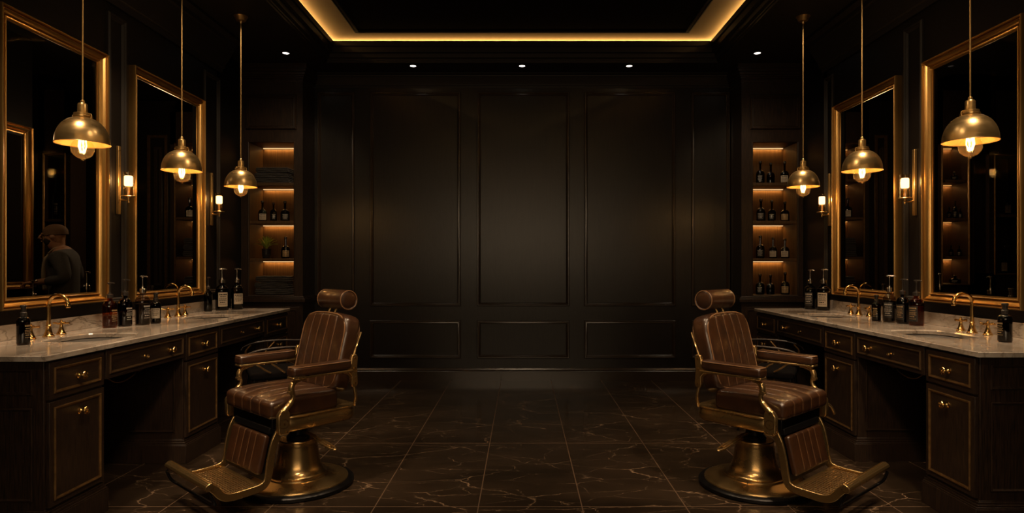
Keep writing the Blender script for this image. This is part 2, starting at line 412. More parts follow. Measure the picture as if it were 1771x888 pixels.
# mirrors: (near, far) depth of the frame's outer edges, per side
MIR = {-1: ((3.402, 4.286, 1.040, 2.70), (4.574, 5.590, 1.020, 2.725)), 1: ((3.545, 4.435, 1.032, 2.695), (4.743, 5.715, 1.015, 2.70))}
SIDE = {-1: 'left', 1: 'right'}
INS = .014
for s_ in (-1, 1):
    nm = SIDE[s_]
    w = MB()
    def wb(y0, y1, z0, z1):
        w.box(min(s_ * WX, s_ * (WX + .06)), max(s_ * WX, s_ * (WX + .06)), y0, y1, z0, z1)
    (a0, a1, az0, az1), (b0, b1, bz0, bz1) = MIR[s_]
    wb(-1.6, a0 + INS, 0, 3.75); wb(a1 - INS, b0 + INS, 0, 3.75); wb(b1 - INS, 5.96, 0, 3.75)
    for (p0, p1, z0, z1) in MIR[s_]:
        wb(p0 + INS, p1 - INS, 0, z0 + INS); wb(p0 + INS, p1 - INS, z1 - INS, 3.75)
    w.box(min(s_ * WJ, s_ * (WJ + .05)), max(s_ * WJ, s_ * (WJ + .05)), 5.90, 7.1, 0, 3.75)
    w.box(min(s_ * WX, s_ * (WJ + .05)), max(s_ * WX, s_ * (WJ + .05)), 5.90, 5.96, 0, 3.75)
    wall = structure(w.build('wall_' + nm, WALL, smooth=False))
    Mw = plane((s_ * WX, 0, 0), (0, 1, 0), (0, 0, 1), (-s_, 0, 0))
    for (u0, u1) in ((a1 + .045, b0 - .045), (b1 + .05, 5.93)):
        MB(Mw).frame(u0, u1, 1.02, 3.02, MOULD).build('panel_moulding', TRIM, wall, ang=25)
    MB(Mw).frame(.6, a0 - .08, 1.02, 3.02, MOULD).build('panel_moulding', TRIM, wall, ang=25)
    b = MB(plane((s_ * WX, 0, ZC), (-s_, 0, 0), (0, 1, 0), (0, 0, 1))); b.sweep([(x * 1.6, z * 1.5) for x, z in CROWN], -1.6, 5.96)
    structure(b.build('trim_%d' % (4 if s_ < 0 else 5), TRIM, ang=25))
    # added dim room behind the see-through panes, standing for the reflections
    r = MB()
    X0, X1 = WX + .06, 6.3
    def rb(x0, x1, y0, y1, z0, z1): r.box(min(s_ * x0, s_ * x1), max(s_ * x0, s_ * x1), y0, y1, z0, z1)
    rb(X1, X1 + .06, 2.6, 8.9, 0, 3.4); rb(WX, X1, 8.84, 8.9, 0, 3.4); rb(X0, X1, 2.54, 2.6, 0, 3.4); rb(WJ + .05, X1, 2.6, 8.9, 3.40, 3.46)
    rb(WJ, WJ + .05, 7.1, 8.9, 0, 3.4)
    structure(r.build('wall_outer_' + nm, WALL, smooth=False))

# ------------------------------------------------------------------ wall mirrors: see-through panes, reflections built as objects behind
FRP = [(0, 0), (0, .046), (.004, .052), (.010, .052), (.014, .044), (.018, .028), (.022, .026), (.027, .038), (.032, .040), (.050, .033), (.064, .020), (.070, .010), (.073, .010), (.076, .024), (.081, .028), (.086, .024), (.090, .010), (.10, .008), (.10, 0)]
FRP = [(q * .68, hh) for q, hh in FRP]
for s_ in (-1, 1):
    for i, (y0, y1, z0, z1) in enumerate(MIR[s_]):
        lab = ('tall gilt framed mirror on the %s wall, the %s one, %s' % (SIDE[s_], ('nearer', 'farther')[i], ('above the front basin', 'above the far basin')[i]))
        t = thing('wall_mirror', lab, 'mirror', (s_ * WX, (y0 + y1) / 2, z0), 0, 'gilt wall mirrors')
        w, h = y1 - y0, z1 - z0
        Mm = plane((0, -w / 2, 0), (0, 1, 0), (0, 0, 1), (-s_, 0, 0))
        MB(Mm).frame(0, w, 0, h, FRP).build('frame', GILT, t, ang=30)
        MB(Mm).box(.060, w - .060, .060, h - .060, .002, .006).build('mirror_glass', PANEGLASS, t, smooth=False)

# ------------------------------------------------------------------ vanity counters
def superell(cx, cy, a, b, n=3.2, k=40):
    out = []
    for i in range(k):
        t = 2 * PI * i / k; c, s = math.cos(t), math.sin(t)
        out.append((cx + a * math.copysign(abs(c) ** (2 / n), c), cy + b * math.copysign(abs(s) ** (2 / n), s)))
    return out
HC, TH = .876, .026
UNITS = {-1: (2.926, 3.329, 4.123, 4.575, 5.40, 5.93), 1: (3.056, 3.445, 4.165, 4.604, 5.46, 5.93)}
SINK = {-1: ((2.455, 3.63), (2.455, 5.03)), 1: ((2.455, 3.80), (2.455, 5.14))}
BX = 2.20                                       # cabinet face
def knob(parent, M, r=1.0):
    MB(M).lathe([(0, 0), (.017, 0), (.017, .003), (.010, .006), (.0065, .012), (.0065, .022), (.012, .026), (.019, .030), (.0205, .034), (.019, .038), (.012, .040), (.010, .0385), (.004, .042), (0, .0425)], seg=20).build('knob', POLISHED, parent)
DM = [(0, 0), (0, .004), (.003, .008), (.007, .008), (.009, .004), (.014, .001), (.015, -.004)]
def front(parent, name, M, u0, u1, v0, v1, ins, knobs=(), key=None, wood=None, edge=None):
    d = MB(M).box(u0, u1, v0, v1, 0, .018).build(name, wood or WOODX, parent, bevel=.0015)
    MB(M @ T(0, 0, .018)).frame(u0 + ins, u1 - ins, v0 + ins, v1 - ins, DM).build('moulding', edge or EDGE, d, ang=25)
    for (u, v) in knobs: knob(d, M @ T(u, v, .018))
    if key:
        MB(M @ T(key[0], key[1], .018)).lathe([(0, .003), (.007, .003), (.009, 0)], seg=14).tube([(0, 0, .002), (0, 0, .016)], .003, 8).tube(arc((0, -.004, .018), .009, 0, 2 * PI, 14, (1, 0, 0), (0, 1, 0))[:-1], .0022, 6, close=True).build('key', POLISHED, d)
    return d

for s_ in (-1, 1):
    nm = SIDE[s_]; U = UNITS[s_]
    y0c, y1c = U[0] - .033, 5.945
    # worktop with two basin cut-outs
    t = thing('vanity_countertop', 'long grey veined marble worktop running along the %s wall' % nm, 'countertop', (s_ * WX, (y0c + y1c) / 2, HC - TH), 0, 'marble worktops')
    bm = bmesh.new()
    def V(x, y, z): return bm.verts.new((s_ * x - t.location.x, y - t.location.y, z - (HC - TH)))
    xs = (2.17, 2.828)
    segs = [y0c, U[1], U[2], U[3], y1c]
    for k in range(4):
        ya, yb = segs[k] + (.0006 if k else 0), segs[k + 1] - (.0006 if k < 3 else 0)
        outer = [(xs[0], ya), (xs[1], ya), (xs[1], yb), (xs[0], yb)]
        hole = None
        if k in (1, 3): hole = superell(*SINK[s_][0 if k == 1 else 1], .185, .235)
        zt, zb, ch = HC, HC - TH, .004
        ins = [(xs[0] + ch, ya + (ch if k == 0 else 0)), (xs[1], ya + (ch if k == 0 else 0)), (xs[1], yb - (ch if k == 3 else 0)), (xs[0] + ch, yb - (ch if k == 3 else 0))]
        ot = [V(x, y, zt) for x, y in ins]; om = [V(x, y, zt - ch) for x, y in outer]; ob = [V(x, y, zb) for x, y in outer]
        for i in range(4):
            j = (i + 1) % 4
            bm.faces.new((ot[i], ot[j], om[j], om[i])); bm.faces.new((om[i], om[j], ob[j], ob[i]))
        if hole:
            ht = [V(x, y, zt) for x, y in hole]; cxm, cym = SINK[s_][0 if k == 1 else 1]
            hm = [V(cxm + (x - cxm) * .965, cym + (y - cym) * .965, zt - .007) for x, y in hole]; hb = [V(cxm + (x - cxm) * .965, cym + (y - cym) * .965, zb) for x, y in hole]
            n = len(ht)
            for i in range(n):
                j = (i + 1) % n
                bm.faces.new((ht[i], ht[j], hm[j], hm[i])); bm.faces.new((hm[i], hm[j], hb[j], hb[i]))
            es = [bm.edges.get((ot[i], ot[(i + 1) % 4])) for i in range(4)] + [bm.edges.get((ht[i], ht[(i + 1) % n])) for i in range(n)]
            bmesh.ops.triangle_fill(bm, edges=es, use_beauty=True)
            es = [bm.edges.get((ob[i], ob[(i + 1) % 4])) for i in range(4)] + [bm.edges.get((hb[i], hb[(i + 1) % n])) for i in range(n)]
            bmesh.ops.triangle_fill(bm, edges=es, use_beauty=True)
        else:
            bm.faces.new(ot); bm.faces.new(ob)
    bmesh.ops.recalc_face_normals(bm, faces=bm.faces)
    me = bpy.data.meshes.new('slab'); bm.to_mesh(me); bm.free(); me.materials.append(MARBLE)
    o = bpy.data.objects.new('slab', me); C.objects.link(o); o.parent = t
    b = MB(); b.box(min(s_ * -.002, s_ * -.026), max(s_ * -.002, s_ * -.026), y0c - t.location.y, 5.90 - t.location.y, TH + .0005, TH + .085)
    b.build('backsplash', MARBLE, t, bevel=.002)
    # basins
    for k, (sx, sy) in enumerate(SINK[s_]):
        sk = thing('undermount_basin', 'pale grey oval undermount basin in the %s worktop, %s' % (nm, ('the one nearer the viewer', 'the one nearer the shelves')[k]), 'sink', (s_ * sx, sy, HC - TH - .004), 0, 'undermount basins')
        bb = MB(); n = 40; rings = []
        for (f, z) in ((1.09, 0), (1.0, -.001), (.97, -.03), (.90, -.08), (.72, -.115), (.40, -.128), (.08, -.130)):
            rings.append([(x, y, z) for x, y in superell(0, 0, .185 * f, .235 * f)])
        vs = [p for r_ in rings for p in r_]; fs = []
        for i in range(len(rings) - 1):
            for q in range(n): fs.append((i * n + q, i * n + (q + 1) % n, (i + 1) * n + (q + 1) % n, (i + 1) * n + q))
        bb.add(vs, fs).build('bowl', CERAMIC, sk)
        MB(T(0, 0, -.129)).lathe([(0, .004), (.014, .004), (.021, .002), (.022, 0)], seg=20).build('drain', POLISHED, sk)
    # cabinets
    Mf = lambda yo: plane((0, 0, 0), (0, 1, 0), (0, 0, 1), (-s_, 0, 0))
    XB = WX - .006
    posn = ('front pedestal', 'middle pedestal', 'far pedestal')
    for k, (a, b_) in enumerate(((U[0], U[1]), (U[2], U[3]), (U[4], U[5]))):
        lab = 'dark oak cabinet with a drawer over a door, %s under the %s worktop' % (posn[k], nm)
        t = thing('vanity_cabinet', lab, 'cabinet', (s_ * BX, (a + b_) / 2, 0), 0, 'dark vanity cabinets')
        hw = (b_ - a) / 2; dp = XB - BX
        Ml = plane((0, 0, 0), (0, 1, 0), (0, 0, 1), (-s_, 0, 0))      # z of Ml points at the aisle
        MB(Ml).box(-hw, hw, .155, HC - TH - .001, -dp, 0).build('body', WOOD, t, bevel=.002)
        pb = MB(Ml); pb.box(-hw - .012, hw + .012, 0, .118, -dp, .028)
        for (e0, z0, z1) in ((.024, .118, .126), (.017, .126, .138), (.009, .138, .150), (.005, .150, .156)):
            pb.box(-hw - e0 * .45, hw + e0 * .45, z0, z1, -dp, e0)
        pb.build('plinth', WOOD, t, bevel=.002)
        g = .010
        front(t, 'drawer', Ml, -hw + g, hw - g, .664, .838, .026, [(0, .748)])
        front(t, 'door', Ml, -hw + g, hw - g, .164, .652, .026, [(.01, .572)], wood=WOOD)
        # framed end panel facing the viewer
        Me = plane((0, -hw, 0), (-s_, 0, 0), (0, 0, 1), (0, -1, 0))
        ep = MB(Me).box(-dp + .05, -.05, .20, .63, 0, .001).build('end_panel', WOOD, t, smooth=False)
        MB(Me).frame(-dp + .05, -.05, .20, .63, DM).build('moulding', WOOD, ep, ang=25)
        MB(Me).frame(-dp + .05, -.05, .69, .81, DM).build('moulding', WOOD, ep, ang=25)
    for k, (a, b_) in enumerate(((U[1], U[2]), (U[3], U[4]))):
        lab = 'wide dark oak drawer over the %s knee space under the %s worktop' % (('front', 'far')[k], nm)
        t = thing('kneehole_drawer', lab, 'drawer', (s_ * BX, (a + b_) / 2, .68), 0, 'drawers over the knee spaces')
        hw = (b_ - a) / 2 - .003
        Ml = plane((0, 0, -.68), (0, 1, 0), (0, 0, 1), (-s_, 0, 0))
        MB(Ml).box(-hw, hw, .682, HC - TH - .001, -.045, -.002).build('body', WOODX, t, bevel=.002)
        front(t, 'drawer_front', Ml, -hw + .006, hw - .006, .688, .842, .024, [(hw * .53, .762)], (-hw * .12, .762), edge=EDGEDK)
        structure(MB(plane((s_ * WX, 0, 0), (0, 1, 0), (0, 0, 1), (-s_, 0, 0))).frame(a + .05, b_ - .05, .14, .66, MOULD).build('trim_%d' % (10 + k + (2 if s_ > 0 else 0)), TRIM, ang=25))
    # loose cords hanging under the front drawer
    yk = U[1]
    cb = MB()
    cb.tube(spline([(s_ * 2.24, yk + .10, .680), (s_ * 2.235, yk + .16, .645), (s_ * 2.235, yk + .24, .636), (s_ * 2.235, yk + .33, .655), (s_ * 2.24, yk + .37, .682)], 8), .0035, 6)
    cb.tube(spline([(s_ * 2.245, yk + .36, .681), (s_ * 2.24, yk + .39, .668), (s_ * 2.24, yk + .43, .676), (s_ * 2.245, yk + .44, .684)], 6), .0035, 6)
    cb.lathe([(0, -.006), (.006, -.004), (.006, .004), (0, .006)], (s_ * 2.24, yk + .37, .676), 10)
    tag(cb.build('hanging_cord', EDGE), 'bronze cord looped under the front drawer of the %s worktop' % nm, 'cord', 'hanging cords')
    cb = MB()
    cb.tube(spline([(s_ * 2.26, yk + .035, .681), (s_ * 2.255, yk + .04, .60), (s_ * 2.255, yk + .035, .54), (s_ * 2.27, yk + .02, .50), (s_ * 2.30, yk + .012, .40)], 8), .0035, 6)
    for z in (.672, .655, .60, .585): cb.lathe([(0, -.008), (.006, -.006), (.006, .006), (0, .008)], (s_ * 2.2565, yk + .038, z), 10)
    tag(cb.build('hanging_cord', EDGE), 'bronze cord with beads hanging down inside the front knee space, %s worktop' % nm, 'cord', 'hanging cords')

# ------------------------------------------------------------------ taps
def make_faucet(s_, x, y, label):
    t = thing('gooseneck_faucet', label, 'faucet', (s_ * x, y, HC + .0006), 0, 'brass gooseneck faucets')
    d = -s_                                         # towards the aisle
    MB().lathe([(0, 0), (.030, 0), (.030, .004), (.026, .007), (.024, .010), (.017, .030), (.0125, .052), (.012, .058), (.0145, .060), (.0145, .064), (.0115, .067), (.0115, .08)], seg=24).build('base', POLISHED, t)
    R = .056
    pts = [(0, 0, .05), (0, 0, .10), (0, 0, .15), (0, 0, .180)] + arc((d * R, 0, .182), R, PI, PI * .06, 16, (d, 0, 0), (0, 0, 1))
    MB().tube(pts, .0105, 14).build('spout', POLISHED, t)
    e = Vector(pts[-1])
    MB(T(*e)).lathe([(.0, -.028), (.0125, -.028), (.0135, -.024), (.0135, -.004), (.0115, 0), (.0, .002)], seg=18).build('aerator', POLISHED, t)
    MB(T(0, 0, .178)).lathe([(.0105, -.004), (.0135, -.003), (.0135, .003), (.0105, .004)], seg=18).build('collar', POLISHED, t)
def make_handle(s_, x, y, label, rot):
    t = thing('cross_tap_handle', label, 'tap', (s_ * x, y, HC + .0006), rot, 'brass cross handles')
    MB().lathe([(0, 0), (.026, 0), (.026, .004), (.022, .008), (.015, .024), (.009, .046), (.0085, .056), (.012, .058), (.012, .070), (.006, .074), (.0075, .079), (.006, .084), (0, .086)], seg=22).build('stem', POLISHED, t)
    b = MB()
    for a in (0, PI / 2, PI, 1.5 * PI):
        c, q = math.cos(a), math.sin(a)
        b.tube([(c * .008, q * .008, .064), (c * .022, q * .022, .0645), (c * .036, q * .036, .066), (c * .042, q * .042, .066)], [.0055, .0045, .0055, .0062], 10)
    b.build('cross', POLISHED, t)
for s_, fy, hy in ((-1, (3.653, 5.03), ((3.54, 3.775), (4.91, 5.16))), (1, (3.845, 5.14), ((3.735, 3.965), (5.01, 5.29)))):
    for k in range(2):
        wh = ('front', 'far')[k] + ' basin of the ' + SIDE[s_] + ' worktop'
        make_faucet(s_, 2.72, fy[k], 'polished brass gooseneck faucet behind the ' + wh)
        make_handle(s_, 2.735, hy[k][0], 'brass cross handle, near side of the faucet, ' + wh, .35)
        make_handle(s_, 2.735, hy[k][1], 'brass cross handle, far side of the faucet, ' + wh, .2)

# ------------------------------------------------------------------ bottles
def label_patch(b, r, z0, z1, ang, span, lines, pm, im, body=True):
    """curved paper (slot 0) with rows of fine print (slot 1) on a round bottle"""
    n = 14
    if body:
        b.cur = 0
        b.lathe([(r + .0006, z0), (r + .0010, z0 + .0005), (r + .0010, z1 - .0005), (r + .0006, z1)], seg=n, a0=ang - span / 2, a1=ang + span / 2)
    b.cur = 1
    for (f0, f1, zz, th) in lines:
        z = z0 + (z1 - z0) * zz; h = (z1 - z0) * th
        segs = []
        x = f0
        while x < f1 - .02:                       # broken strokes, like small words
            w = min(random.uniform(.08, .2), f1 - x); segs.append((x, x + w)); x += w + .03
        for (u, v) in segs:
            b.lathe([(r + .0013, z - h / 2), (r + .0014, z), (r + .0013, z + h / 2)], seg=3, a0=ang + (u - .5) * span, a1=ang + (v - .5) * span)
    b.cur = 0

PRINT = [(.12, .88, .86, .10), (.2, .8, .70, .05), (.12, .88, .58, .035), (.12, .8, .50, .035), (.12, .88, .42, .035), (.2, .7, .30, .06), (.15, .85, .16, .03)]
def pump_bottle(x, y, h, r, glass, liq, pumpm, lab, ang, style, label, wide=.024, z=HC, fill=.6, group='pump bottles on the worktops'):
    t = thing('pump_bottle', label, 'bottle', (x, y, z + .0005), 0, group)
    r = r / math.sqrt(1 + (x / y) ** 2)
    hb = h * .60; nk = r * .36; sh = h * .14
    prof = [(0, .002), (r * .86, 0), (r * .97, .004), (r, .010), (r, hb - sh)]
    for k in range(1, 8):
        a = k / 7 * PI / 2
        prof.append((nk + (r - nk) * math.cos(a) ** 1.15, hb - sh + sh * math.sin(a)))
    prof += [(nk, hb + h * .045), (nk * 1.12, hb + h * .048), (nk * 1.12, hb + h * .06), (nk * .9, hb + h * .062)]
    MB().lathe(prof, seg=30).build('bottle_body', glass, t)
    if liq:
        rr = r - .004
        MB().lathe([(0, .006), (rr - .004, .006), (rr, .011), (rr, hb * fill), (0, hb * fill)], seg=26).build('contents', liq, t)
    zc = hb + h * .055
    MB(T(0, 0, zc)).lathe([(nk * 1.0, -.002), (nk * 1.35, 0), (nk * 1.35, h * .075), (nk * 1.1, h * .085), (nk * .55, h * .09), (nk * .5, h * .12), (0, h * .12)], seg=22).build('collar', pumpm, t)
    top = h - zc
    b = MB(T(0, 0, zc)); b.lathe([(.0042, h * .08), (.0042, top - .010)], seg=10)
    b.tube([(0, 0, -h * .02), (0, 0, -hb * .85)], .0022, 6)
    b.build('pump_stem', pumpm, t)
    c, q = math.cos(ang + PI / 2), math.sin(ang + PI / 2)
    b = MB(T(0, 0, h - .014)); b.lathe([(0, 0), (.007, 0), (.009, .006), (.010, .012), (.006, .014), (0, .014)], seg=14)
    b.tube([(-c * wide * .7, -q * wide * .7, .010), (0, 0, .011), (c * wide, q * wide, .011), (c * (wide + .012), q * (wide + .012), .007)], [.0035, .0055, .0045, .0035], 10)
    b.build('pump_head', pumpm, t)
    add_label(t, r, hb, sh, lab, ang, style)
    return t
def add_label(t, r, hb, sh, lab, ang, style):
    if not lab: return
    z1 = (hb - sh) * .93; z0 = z1 * .22
    b = MB()
    if lab == 'cream': label_patch(b, r, z0, z1, ang, 1.5, PRINT, 0, 0); b.build('label', [CREAM, INK], t)
    elif lab == 'black': label_patch(b, r, z0, z1, ang, 1.5, PRINT, 0, 0); b.build('label', [BLACKLABEL, GREYINK], t)
    elif lab == 'amber': label_patch(b, r, z0, z1, ang, 1.4, PRINT, 0, 0); b.build('label', [BLACKLABEL, GILTINK], t)
    elif lab == 'band': label_patch(b, r, z0 + (z1 - z0) * .12, z0 + (z1 - z0) * .88, ang, 1.7, PRINT[:6], 0, 0); b.build('label', [CREAM, INK], t)
    elif lab == 'print': label_patch(b, r, z0, z1, ang, 1.3, PRINT, 0, 0, body=False); b.build('lettering', [GREYINK, GREYINK], t)
    elif lab == 'giltprint': label_patch(b, r, z0, z1, ang, 1.3, PRINT, 0, 0, body=False); b.build('lettering', [GILTINK, GILTINK], t)
    elif lab == 'giltband': label_patch(b, r, z0 + (z1 - z0) * .15, z0 + (z1 - z0) * .85, ang, 1.7, PRINT, 0, 0); b.build('label', [GILTINK, INK], t)

def spray_bottle(x, y, h, r, glass, liq, lab, ang, label, z=HC, group='short bottles on the worktops'):
    t = thing('toiletry_bottle', label, 'bottle', (x, y, z + .0005), 0, group)
    r = r / math.sqrt(1 + (x / y) ** 2)
    hb = h * .70; nk = r * .40; sh = h * .12
    prof = [(0, .002), (r * .86, 0), (r * .97, .004), (r, .009), (r, hb - sh)]
    for k in range(1, 8):
        a = k / 7 * PI / 2
        prof.append((nk + (r - nk) * math.cos(a) ** .9, hb - sh + sh * math.sin(a)))
    prof += [(nk, hb + h * .03)]
    MB().lathe(prof, seg=30).build('bottle_body', glass, t)
    if liq: MB().lathe([(0, .006), (r - .008, .006), (r - .004, .011), (r - .004, hb * .74), (0, hb * .74)], seg=26).build('contents', liq, t)
    MB(T(0, 0, hb + h * .01)).lathe([(0, 0), (nk * 1.25, 0), (nk * 1.25, h * .10), (nk * .95, h * .115), (nk * .95, h * .22), (nk * 1.2, h * .225), (nk * 1.2, h * .28), (nk * 1.0, h * .29), (0, h * .29)], seg=22).build('cap', PUMPBLACK, t)
    b = MB(T(0, 0, hb + h * .265)); c, q = math.cos(ang), math.sin(ang)
    b.tube([(0, 0, 0), (c * nk * 1.6, q * nk * 1.6, 0)], .0035, 8); b.build('nozzle', PUMPBLACK, t)
    add_label(t, r, hb, sh, lab, ang, 0)
    return t

def gl(px, y, X): return 0
def toCam(x, y, off=0): return math.atan2(-y, -x) + off
# left worktop
spray_bottle(-2.58, 3.29, .205, .0375, DARKGLASS, LIQUID, 'giltprint', toCam(-2.58, 3.29, .7), 'small dark black capped bottle with gilt lettering, near end of the left worktop')
pump_bottle(-2.70, 4.165, .295, .050, AMBER, AMBERLIQ, PUMPBLACK, 'giltprint', toCam(-2.70, 4.165, .75), 0, 'amber pump bottle with black pump, nearest of the four bottles between the left mirrors', fill=.45)
pump_bottle(-2.66, 4.26, .312, .050, DARKGLASS, AMBERLIQ, PUMPBLACK, 'print', toCam(-2.66, 4.26, .7), 0, 'dark amber pump bottle with black pump, second of four between the left mirrors', fill=.5)
pump_bottle(-2.594, 4.348, .335, .0535, SMOKE, LIQUID, PUMPSILVER, 'print', toCam(-2.594, 4.348, .65), 0, 'large smoky clear bottle with chrome pump, third of four between the left mirrors', wide=.026, fill=.72)
spray_bottle(-2.572, 4.465, .215, .0385, DARKGLASS, LIQUID, 'band', toCam(-2.575, 4.455, -.05), 'short black bottle with pale torn label, last of four between the left mirrors')
pump_bottle(-2.745, 5.56, .30, .0385, DARKGLASS, LIQUID, PUMPBLACK, None, 0, 0, 'slim unlabelled dark pump bottle at the far end of the left worktop', fill=.8)
pump_bottle(-2.69, 5.70, .372, .061, DARKGLASS, LIQUID, PUMPSILVER, 'cream', toCam(-2.69, 5.70, .18), 0, 'tall dark pump bottle with long cream label at the far end of the left worktop', wide=.028, fill=.9)
pump_bottle(-2.60, 5.80, .372, .056, DARKGLASS, LIQUID, PUMPSILVER, 'band', toCam(-2.60, 5.80, .35), 0, 'tall dark pump bottle with square pale label at the far end of the left worktop', wide=.028, fill=.9)
# right worktop
spray_bottle(2.585, 3.405, .208, .0415, DARKGLASS, LIQUID, 'giltprint', toCam(2.585, 3.405, -.75), 'small dark black capped bottle with gilt lettering, near end of the right worktop')
pump_bottle(2.675, 4.315, .306, .054, AMBER, AMBERLIQ, PUMPBLACK, 'amber', toCam(2.675, 4.315, -.55), 0, 'amber pump bottle with black pump, nearest of the four bottles between the right mirrors', fill=.7)
pump_bottle(2.66, 4.445, .31, .0475, DARKGLASS, AMBERLIQ, PUMPBLACK, 'amber', toCam(2.66, 4.445, -.5), 0, 'brown pump bottle with gilt print on black, second of four between the right mirrors', fill=.7)
pump_bottle(2.63, 4.555, .333, .050, SMOKE, LIQUID, PUMPSILVER, 'black', toCam(2.63, 4.555, -.2), 0, 'smoky clear bottle with chrome pump, third of four between the right mirrors', wide=.026, fill=.6)
spray_bottle(2.585, 4.64, .19, .036, DARKGLASS, LIQUID, 'giltprint', toCam(2.585, 4.64, -.3), 'short dark bottle half hidden, last of four between the right mirrors')
pump_bottle(2.64, 5.83, .36, .056, DARKGLASS, LIQUID, PUMPSILVER, 'black', toCam(2.64, 5.83, -.3), 0, 'tall dark pump bottle with black label at the far end of the right worktop', wide=.026, fill=.9)
pump_bottle(2.70, 5.70, .366, .062, DARKGLASS, LIQUID, PUMPSILVER, 'cream', toCam(2.70, 5.70, -.2), 0, 'tall dark pump bottle with cream label at the far end of the right worktop', wide=.028, fill=.9)

# ------------------------------------------------------------------ shelf items
def flask(x, y, z, h, r, lab, label, glass=None, neck=.42, flat=.8, group='bottles on the shelves', cat='bottle'):
    t = thing('glass_bottle', label, cat, (x, y, z + .0005), 0, group)
    r = r / math.sqrt(1 + (x / y) ** 2)
    hb = h * (1 - neck); nk = r * .26
    prof = [(0, .002), (r * .86, 0), (r * .97, .003), (r, .008), (r, hb * .66)]
    for k in range(1, 8):
        a = k / 7 * PI / 2
        prof.append((nk + (r - nk) * math.cos(a) ** 1.0, hb * .66 + hb * .34 * math.sin(a)))
    prof += [(nk, h * .86), (nk * 1.35, h * .865), (nk * 1.35, h * .89), (nk * .9, h * .892)]
    Ms = Matrix.Diagonal((1, flat, 1, 1))
    MB(Ms).lathe(prof, seg=26).build('bottle_body', glass or DARKGLASS, t)
    MB(Ms).lathe([(0, .005), (r - .006, .005), (r - .0035, .010), (r - .0035, hb * .62), (0, hb * .62)], seg=22).build('contents', LIQUID, t)
    MB(T(0, 0, h * .885)).lathe([(0, 0), (nk * 1.1, 0), (nk * 1.3, h * .02), (nk * 1.45, h * .07), (nk * 1.1, h * .105), (0, h * .115)], seg=16).build('stopper', PUMPBLACK, t)
    if lab:
        a = toCam(x, y); b = MB(Ms); z1 = hb * .62; z0 = hb * .12
        if lab == 'band': label_patch(b, r, z0, z1, a, 1.7, PRINT, 0, 0); b.build('label', [CREAM, INK], t)
        if lab == 'dim': label_patch(b, r, z0, z1, a, 1.6, PRINT, 0, 0); b.build('label', [BLACKLABEL, GREYINK], t)
        if lab == 'gilt': label_patch(b, r, z0, z1, a, 1.6, PRINT, 0, 0); b.build('label', [GILTINK, INK], t)
        if lab == 'print': label_patch(b, r, z0, z1, a, 1.4, PRINT, 0, 0, body=False); b.build('lettering', [GREYINK, GREYINK], t)
    return t

def towel(x, y, z, w, d, h, label, group, tw=0):
    t = MB()
    # a folded towel: three soft layers joined by a rounded fold on one side
    n = 3; lh = h / n
    for k in range(n):
        t.M = T(0, 0, lh * (k + .5)); ww = w * (1 - .012 * k)
        t.cushion((ww, d, lh * 1.02), lh * .48, n=8, shape=lambda p: (p.x + .004 * math.sin(p.y * 40 + k), p.y + .003 * math.sin(p.x * 30 + 2 * k), p.z + .0016 * math.sin(p.x * 55 + p.y * 21 + k)))
    t.M = Matrix()
    t.tube([(-w / 2 + h * .32, -d / 2 + .012, h * .5), (-w / 2 + h * .32, d / 2 - .012, h * .5)], h * .47, 16)
    o = t.build('folded_towel', TOWEL); o.location = (x, y, z + .0032); o.rotation_euler = (0, 0, tw)
    return tag(o, label, 'towel', group)

